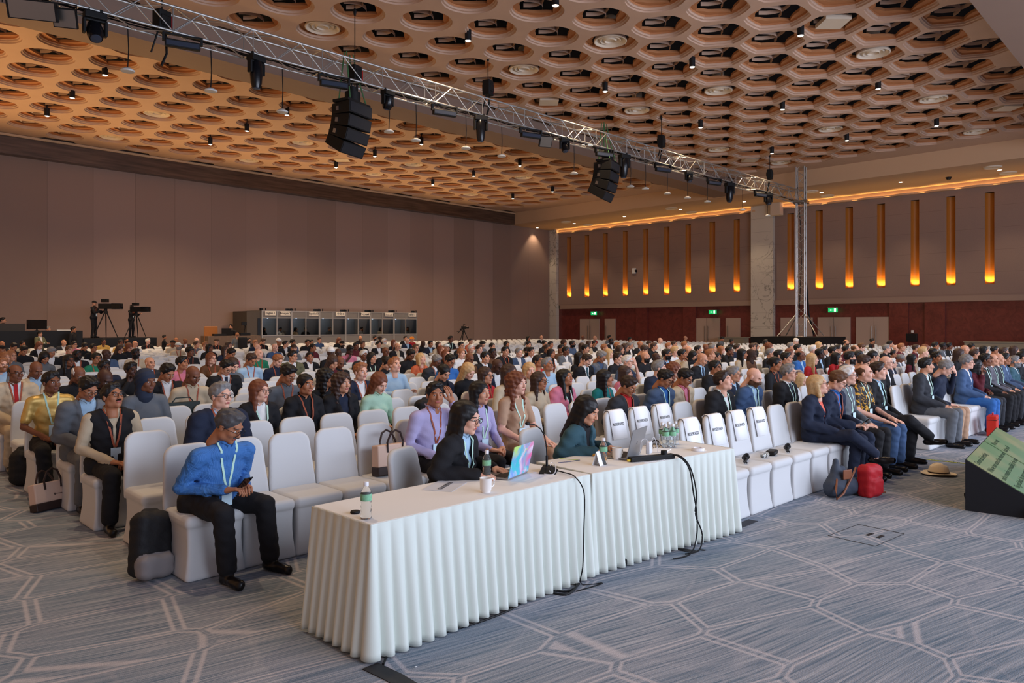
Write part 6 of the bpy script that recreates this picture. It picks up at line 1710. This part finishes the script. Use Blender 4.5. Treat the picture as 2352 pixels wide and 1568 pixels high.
g = G(); g.tube([(.12, .1, .42), (.19, .08, .25), (.18, .05, .06)], .018, n=6); g.obj('strap', BPB, o)
def tote(p, rz, lab, tilt, kx=1):
    t = empty('tote_bag', p, 0, label=lab, category='bag', group='cream conference bags'); t.rotation_euler = (tilt, 0, rz); t.scale = (kx,)*3
    g = G(); w, d, h = .19, .055, .27
    g.box((-w, -d, .075), (w, d, h), 0, top=.96); g.obj('canvas_body', TOTE, t, smooth=False, bevel=.012)
    g = G(); g.box((-w-.002, -d-.002, 0), (w+.002, d+.002, .078)); g.obj('dark_base_panel', TOTB, t, smooth=False, bevel=.008)
    for s_ in (-1, 1): g = G(); g.tube([(-.08, s_*d, .20), (-.085, s_*(d+.006), .29), (-.05, s_*(d+.02), .37), (0, s_*(d+.022), .395), (.05, s_*(d+.02), .37), (.085, s_*(d+.006), .29), (.08, s_*d, .20)], .010, n=7); g.obj('handle', TOTB, t)
    g = G(); g.ribbon([(w, 0, .25), (w+.03, .02, .18), (w+.05, .02, .08), (w+.03, -.02, .04)], .03, (0, 1, 0)); g.box((w+.01, -.02, .10), (w+.045, .02, .14)); g.obj('side_strap', TOTB, t)
    g = G(); g.box((.0, -d-.004, .13), (.008, -d+.01, .15)); g.box((.02, -d-.004, .137), (.11, -d+.01, .141)); g.obj('small_emblem', TOTB, t, smooth=False)
p = at(122, 1168, 0); tote(p, .35, 'cream conference bag with dark base leaning on the grey-suited person\'s chair', -.25)
c4 = [o for o in bpy.data.objects if o.name.startswith('banquet_chair') and abs(o.location.y-5.45) < .25 and 3.9 < o.location.x < 4.5]
cx_ = min(c4, key=lambda o: abs(pix((o.location.x, o.location.y, .9))[0]-905)) if c4 else None
if cx_:
    cx_['label'] = 'white covered chair in the third row holding the cream conference bag'
    tote(Vector((cx_.location.x+.02, cx_.location.y-.0, .464)), -.05, 'cream conference bag with dark handles on an empty third-row seat', -.10)
    g = G(); g.tube([(0, 0, .01), (.06, .01, .02), (.12, 0, .01)], .008, n=6); g.tube([(.02, .02, .01), (.1, -.02, .015)], .008, n=6); x = thing(g, 'black_strap', BM, 'black strap lying in front of the cream bag on the seat', 'strap'); x.location = (cx_.location.x-.02, cx_.location.y-.17, .463)
x_, _ = row_hit(433, 5, .2); 
g = G(); g.box((-.19, 0, -.24), (.19, .07, .0), top=1); g.box((-.18, -.012, -.14), (.18, 0, .0)); g.tube([(-.12, .03, 0), (-.08, .03, .05), (.08, .03, .05), (.12, .03, 0)], .008, n=6)
o = thing(g, 'laptop_bag', mat('bag_green_black', (40, 50, 50), .6), 'dark green laptop bag hung on the chair back before the cream polo', 'bag', smooth=False, bevel=.012); o.location = (x_, row_y(5, x_)+.33, .93)
x_, _ = row_hit(962, 4, .2)
o = sdf_thing('backpack', [(0, rbox((0, 0, .20), (.17, .08, .21), .07)), (0, cone((-.05, 0, .42), (.05, 0, .42), .02, .02), .03)], (-.22, -.14, 0), (.22, .14, .48), .012, [BPB], 'black backpack propped on an empty seat beside the light blue shirt rows', 'backpack', (x_, row_y(4, x_)+.05, .462), 0, fn=wr)
NVB = mat('bag_slate', (58, 66, 80), .7, bump=.2, bscale=60); RDB = mat('bag_red', (172, 28, 38), .6, bump=.2, bscale=60); BRN = mat('leather_brown', (128, 78, 54), .5)
p = at(1938, 1138, 0)
o = sdf_thing('handbag', [(0, cone((-.13, 0, .075), (.15, 0, .075), .075, .07)), (0, cone((-.10, 0, .10), (-.07, .02, .30), .07, .022), .06), (0, cone((.02, 0, .12), (.0, .02, .22), .07, .03), .06)], (-.26, -.14, 0), (.26, .14, .36), .009, [NVB], 'slate grey handbag with brown leather handles slumped at the front row', 'handbag', p, -.35, fn=wr); o.scale = (1.25,)*3
g = G(); g.tube([(-.13, -.04, .16), (-.20, -.09, .08), (-.20, -.10, .01), (-.12, -.10, .05), (.02, -.08, .2), (.10, -.04, .24)], .009, n=6); g.obj('leather_handle', BRN, o)
g = G(); g.box((-.10, -.085, .16), (.0, -.075, .24)); g.obj('leather_patch', BRN, o, smooth=False, bevel=.01)
p = at(1998, 1138, 0)
o = sdf_thing('drawstring_backpack', [(0, rbox((0, 0, .14), (.125, .075, .15), .04)), (0, rbox((-.01, .0, .27), (.10, .04, .04), .02), .05), (0, rbox((0, -.06, .10), (.09, .04, .08), .03), .02)], (-.18, -.14, 0), (.18, .14, .36), .009, [RDB], 'red drawstring backpack standing beside the slate handbag', 'backpack', p, -.2, fn=wr); o.scale = (1.08,)*3
g = G(); g.tube([(.08, .07, .27), (.15, .09, .18), (.16, .06, .05), (.18, -.0, .012), (.23, -.03, .012)], .009, n=6); g.obj('strap', BRN, o)
g = G(); g.lathe([(.001, 0), (.008, .002), (.001, .006)], c=(0, -.10, .2), n=10); g.obj('snap_button', CHR, o)
p = at(2156, 1090, 0)
STRAW = mat('straw', (240, 222, 190), .8, bump=.3, bscale=120); 
V_, Q_ = nets(lambda X, Y, Z: smin(np.maximum(ell((0, 0, .03), (.085, .10, .11))(X, Y, Z)+.02*np.exp(-(X/.03)**2)*(Z > .1), -Z), np.maximum(np.abs(Z-.010-.35*np.maximum(np.abs(X)-.10, 0))-.004, np.sqrt((X/1.0)**2+(Y/1.12)**2)-.155), .012), (-.18, -.2, -.01), (.18, .2, .16), .008)
me = npmesh('straw_hat', V_, Q_); me.materials.append(STRAW); o = link('straw_hat', me, label='pale straw hat with a dark band lying on the carpet by the shoes', category='hat'); o.location = (p.x, p.y, .006); o.rotation_euler = (0, 0, .6); o.scale = (1.15, 1.15, 1.1)
g = G(); g.lathe([(.088, .018), (.090, .034)], n=28, cap=False); b_ = g.obj('hat_band', TOTB, o); b_.scale = (1.0, 1.16, 1)
p = at(2160, 1005, 0)
o = sdf_thing('shoulder_bag', [(0, rbox((0, 0, .19), (.17, .09, .19), .06)), (0, rbox((0, -.07, .14), (.14, .05, .10), .04), .03)], (-.22, -.16, 0), (.22, .14, .42), .012, [BPB], 'black bag hanging on the floor beside the first seat after the aisle', 'bag', (p.x-.1, p.y, 0), .2, fn=wr)
p = at(2288, 1000, 0)
t = empty('document_case', (p.x, p.y+.05, 0), .1, label='upright red document case on the floor among the front-row feet', category='case')
g = G(); g.box((-.17, -.07, 0), (.17, .07, .33)); g.obj('case_shell', mat('case_red', (196, 44, 30), .45), t, smooth=False, bevel=.012)
g = G(); g.box((-.172, -.072, .26), (.172, .072, .268)); g.obj('case_seam', TOTB, t, smooth=False)
g = G(); g.tube([(-.06, 0, .33), (-.06, 0, .365), (.06, 0, .365), (.06, 0, .33)], .009, n=6); g.obj('case_handle', mat('case_red', (196, 44, 30), .45), t)
# small black leather pouch on a chair in the third row (dark cap on the seat back)
# ---- stage monitor wedge with its screens
p = at(2217, 1172, 0); q = at(2352, 1190, 0)
t = empty('stage_monitor', (p.x, p.y, 0), 0, label='black wedge cabinet with two green text screens facing the stage', category='prompter screen')
dirx = Vector((q.x-p.x, q.y-p.y, 0)).normalized(); diry = Vector((-dirx.y, dirx.x, 0))
a0 = at(2217, 1058, .0)
def W_(a, b, z): v_ = dirx*a+diry*b; return (v_.x, v_.y, z)
def wedge(g, b0, b1, m=0):
    prof = [(0, 0), (.80, 0), (.80, .03), (0, .50)] 
    P = [W_(a, b, z) for b in (b0, b1) for a, z in prof]
    g.add(P, [(0, 1, 2, 3), (7, 6, 5, 4), (0, 4, 5, 1), (1, 5, 6, 2), (2, 6, 7, 3), (3, 7, 4, 0)], m)
g = G(); pass
g = G(); wedge(g, 0, 1.46); g.obj('cabinet', mat('cabinet_black', (26, 28, 34), .7), t, smooth=False)
g = G(); wedge(g, 1.475, 2.9); g.obj('cabinet', mat('cabinet_black', (26, 28, 34), .7), t, smooth=False)
k = NT('prompter_green'); nn = k.n('ShaderNodeTexNoise', {'Vector': k.co.outputs['Object'], 'Scale': 1.6, 'Detail': 2}).outputs[0]
c = k.mix(k.n('ShaderNodeMapRange', {0: nn, 1: .4, 2: .62}).outputs[0], srgb((168, 172, 128)), srgb((120, 158, 112))); k.set('Base Color', (0.02, .02, .02, 1)); k.set('Emission Color', c); k.set('Emission Strength', .62); k.set('Roughness', .3); PG = k.m
slope = (.50-.03)/.80
for b0, b1, lines in ((0, 1.46, ['Commercial advertising', 'While we have ensured these themes were', 'and to remember accountability by the tenth', 'The goal ahead, the mass moment was', 'So this is an all-round plan, Team', 'again there is a 12 % rise this year']), (1.475, 2.9, ['We are ready', 'thank you all'])):
    P = [W_(a, b, .503-slope*a) for a, b in ((.01, b0+.02), (.78, b0+.02), (.78, b1-.02), (.01, b1-.02))]; P2 = [(x, y, z+.006) for x, y, z in P]
    g = G(); g.add(P+P2, [(0, 1, 5, 4), (1, 2, 6, 5), (2, 3, 7, 6), (3, 0, 4, 7), (4, 5, 6, 7), (3, 2, 1, 0)]); scr = g.obj('screen', PG, t, smooth=False)
    # text runs along the wedge, readable from the stage side
    ex_ = diry; ez = (Vector((0, 0, 1))+dirx*slope).normalized(); ey = ez.cross(ex_)
    for i, l in enumerate(lines):
        a = .09+i*.108
        o_ = Vector(W_(a, b0+.07, .512-slope*a)); M = Matrix(((ex_.x, ey.x, ez.x, o_.x), (ex_.y, ey.y, ez.y, o_.y), (ex_.z, ey.z, ez.z, o_.z), (0, 0, 0, 1)))
        text(l, .078, M, mat('prompter_ink', (30, 50, 34), .6), scr, align='LEFT')
g = G(); g.lathe([(.001, 0), (.07, 0), (.07, .012), (.001, .012)], n=20, M=Matrix.Translation(Vector(W_(.55, -.004, .07))) @ Matrix.Rotation(math.pi/2, 4, 'X') @ Matrix.Rotation(0, 4, 'Z')); g.obj('cable_port', BK, t)
g = G(); g.tube([W_(-.005, .3, .12), W_(-.04, .33, .10), W_(-.045, .40, .05), W_(-.005, .45, .04)], .012, n=6); g.obj('side_handle', BM, t)
# ---- floor tape and cables
YT = mat('caution_yellow', (206, 214, 50), .5); FT = mat('floor_tape', (34, 34, 38), .6)
pa, pb = at(2128, 1055, 0), at(2240, 1067, 0); dd = (pb-pa); L = dd.length; an = math.atan2(dd.y, dd.x)
t = empty('caution_tape', (pa.x, pa.y, 0), an, label='yellow caution tape stuck across the carpet in front of the seats', category='tape')
g = G(); g.box((0, -.02, .001), (L, .02, .004)); g.obj('tape_strip', YT, t, smooth=False)
text('CAUTION CABLES   CAUTION CABLES', .042, Matrix.Translation((.05, 0, .0045)), INK, t, align='LEFT')
def tape(pts, w, lab):
    g = G(); P = [at(u, v, 0) for u, v in pts]; g.ribbon([(x.x, x.y, .003) for x in P], w, (0, 1, 0) if abs(P[0].x-P[-1].x) > abs(P[0].y-P[-1].y) else (1, 0, 0)); o = thing(g, 'floor_tape', FT, lab, 'tape', smooth=False); origin_to(o, (P[0].x, P[0].y, 0)); return o
tape([(850, 1530), (905, 1556), (960, 1590)], .10, 'black tape strip over a cable at the bottom of the picture')
tape([(1640, 1232), (1730, 1195)], .09, 'black tape strip running under the end of the second table')
tape([(1525, 1255), (1600, 1268)], .07, 'short black tape patch in front of the second table')
tape([(1606, 1262), (1620, 1264)], .03, 'tiny black tape scrap on the carpet beyond the second table')
cord([at(880, 1525, .006), at(905, 1490, .006), at(985, 1462, .006), at(1100, 1428, .006), at(1180, 1395, .006), at(1225, 1360, .006)], .007, BM, 'black cable running on the carpet along the front of the first table')
cord([at(1310, 1335, .01), at(1325, 1345, .006), at(1300, 1358, .006), at(1240, 1352, .006), at(1300, 1365, .008), at(1330, 1340, .01)], .008, BM, 'coil of black cable on the floor under the joint of the tables')
g = G(); g.lathe([(.001, -.015), (.03, -.015), (.03, .015), (.001, .015)], n=16, M=Matrix.Rotation(1.57, 4, 'X')); 
for u, v, l in ((1442, 1303, 'black castor wheel showing under the hem of the second table'),): 
    p = at(u, v, 0); o = thing(g, 'castor_wheel', BM, l, 'wheel'); o.location = (p.x, p.y+.04, .03)
p = at(1990, 1228, 0); t = empty('floor_hatch', (p.x, p.y, 0), -.1, label='carpeted floor hatch outlined in the empty carpet before the front row', category='hatch')
g = G(); 
for a, b in (((-.28, -.2), (.28, -.2)), ((.28, -.2), (.28, .2)), ((.28, .2), (-.28, .2)), ((-.28, .2), (-.28, -.2))): g.tube([a+(.001,), b+(.001,)], .003, n=4)
g.obj('hatch_edge', FT, t)
g = G(); g.box((-.02, -.12, 0), (.08, -.09, .004)); g.box((-.02, -.03, 0), (.08, .0, .004)); g.obj('cable_slot', FT, t, smooth=False)
g = G(); g.box((-.006, -.004, 0), (.006, .004, .002)); o = thing(g, 'paper_scrap', PAPER, 'tiny white scrap on the carpet near the table corner', 'scrap', smooth=False); o.location = at(955, 1531, .001)
# ================================================================ STANDING AND WORKING PEOPLE AT THE BACK
def back_person(u, v, Y, zf, rz, lab, hair, garm, ex='', arms='down', pose='stand', sk=1, legs='std', yaw=0., pitch=0., hz=1.62, fit=True, bottom='k'):
    p = at_y(u, v, Y); hgt = p.z-zf; sc = min(1.12, max(.82, hgt/(hz*.965))) if fit else 1
    return add_person((p.x, Y, zf), rz, sk, hair, garm, ex, arms, legs, hz, 0.0, 0., yaw, pitch, 1.0, False, 1, lab, None, pose, sc, bottom)
back_person(217, 697, PY_+1.2, ZP, .75, 'camera operator in black behind the large video camera on the platform', 'Ck', 'Sk', 'N', 'cam', pitch=.1)
back_person(303, 706, PY_+1.2, ZP, .6, 'camera operator in black with cap and headset at the second camera', 'Ck', 'Sk', 'N', 'cam', pitch=.2)
back_person(92, 767, PY_-.6, 0, .6, 'person in an olive suit standing with folded arms before the control desk', 'sk', 'JOw', '', 'scross', bottom='O')
back_person(169, 757, PY_-.5, 0, .9, 'person in a black polo with a yellow patch standing at the desk end', 'sk', 'Sk', '', 'down', sk=2)
back_person(7, 736, PY_+2.1, ZD-1.25, .5, 'person with headphones in black working at the control desk', 'sk', 'Sk', 'G', 'lap', pose='stand', yaw=.5)
back_person(111, 756, PY_+2.1, 0, .5, 'grey-haired head just showing over the control desk', 'sg', 'Sg', '', 'down')
back_person(378, 780, 33.6, 0, 1.2, 'crouching photographer in black at the end of the camera platform', 'sk', 'Tk', '', 'cam', hz=1.62, fit=True, sk=2)
back_person(530, 751, 35.2, 0, -.9, 'technician in a white shirt behind the laptop by the booths', 'sk', 'Jkw', '', 'down', yaw=.2)
pz = at_y(545, 770, 29.5); o = back_person(545, 770, 29.5, 0, 2.6, 'person in a grey shirt standing with back turned under a big black backpack', 'so', 'Sg', '', 'down', bottom='s')
o2 = sdf_thing('backpack', [(0, rbox((0, 0, .24), (.18, .11, .25), .08))], (-.22, -.14, 0), (.22, .14, .52), .02, [BPB], 'big black backpack worn by the person standing before the booths', 'backpack', (pz.x+.12, 29.5-.24, .85), 2.6-math.pi, group=None)
for i, (u, bi) in enumerate(((608, 0), (645, 0), (681, 1), (703, 1), (758, 2), (784, 2), (832, 3), (876, 4), (900, 4), (936, 5))):
    p = at_y(u, 758, BY+.75)
    add_person((p.x, BY+.8, .42), .25*(-1)**i, [1, 2][i % 2], ['lk', 'sk', 'mk', 'sk', 'sn'][i % 5], ['Sk', 'Sw', 'Se', 'Sk', 'Sg'][i % 5], '', 'lap', 'std', 1.19, 0, 0, .2, .1, 1, None, 2, 'interpreter seated behind the glass of the %s booth, %s' % (['first', 'second', 'third', 'fourth', 'fifth', 'last'][bi], 'nearer the camera platform' if i % 2 == 0 else 'nearer the far corner'), 'interpreters in the booths')
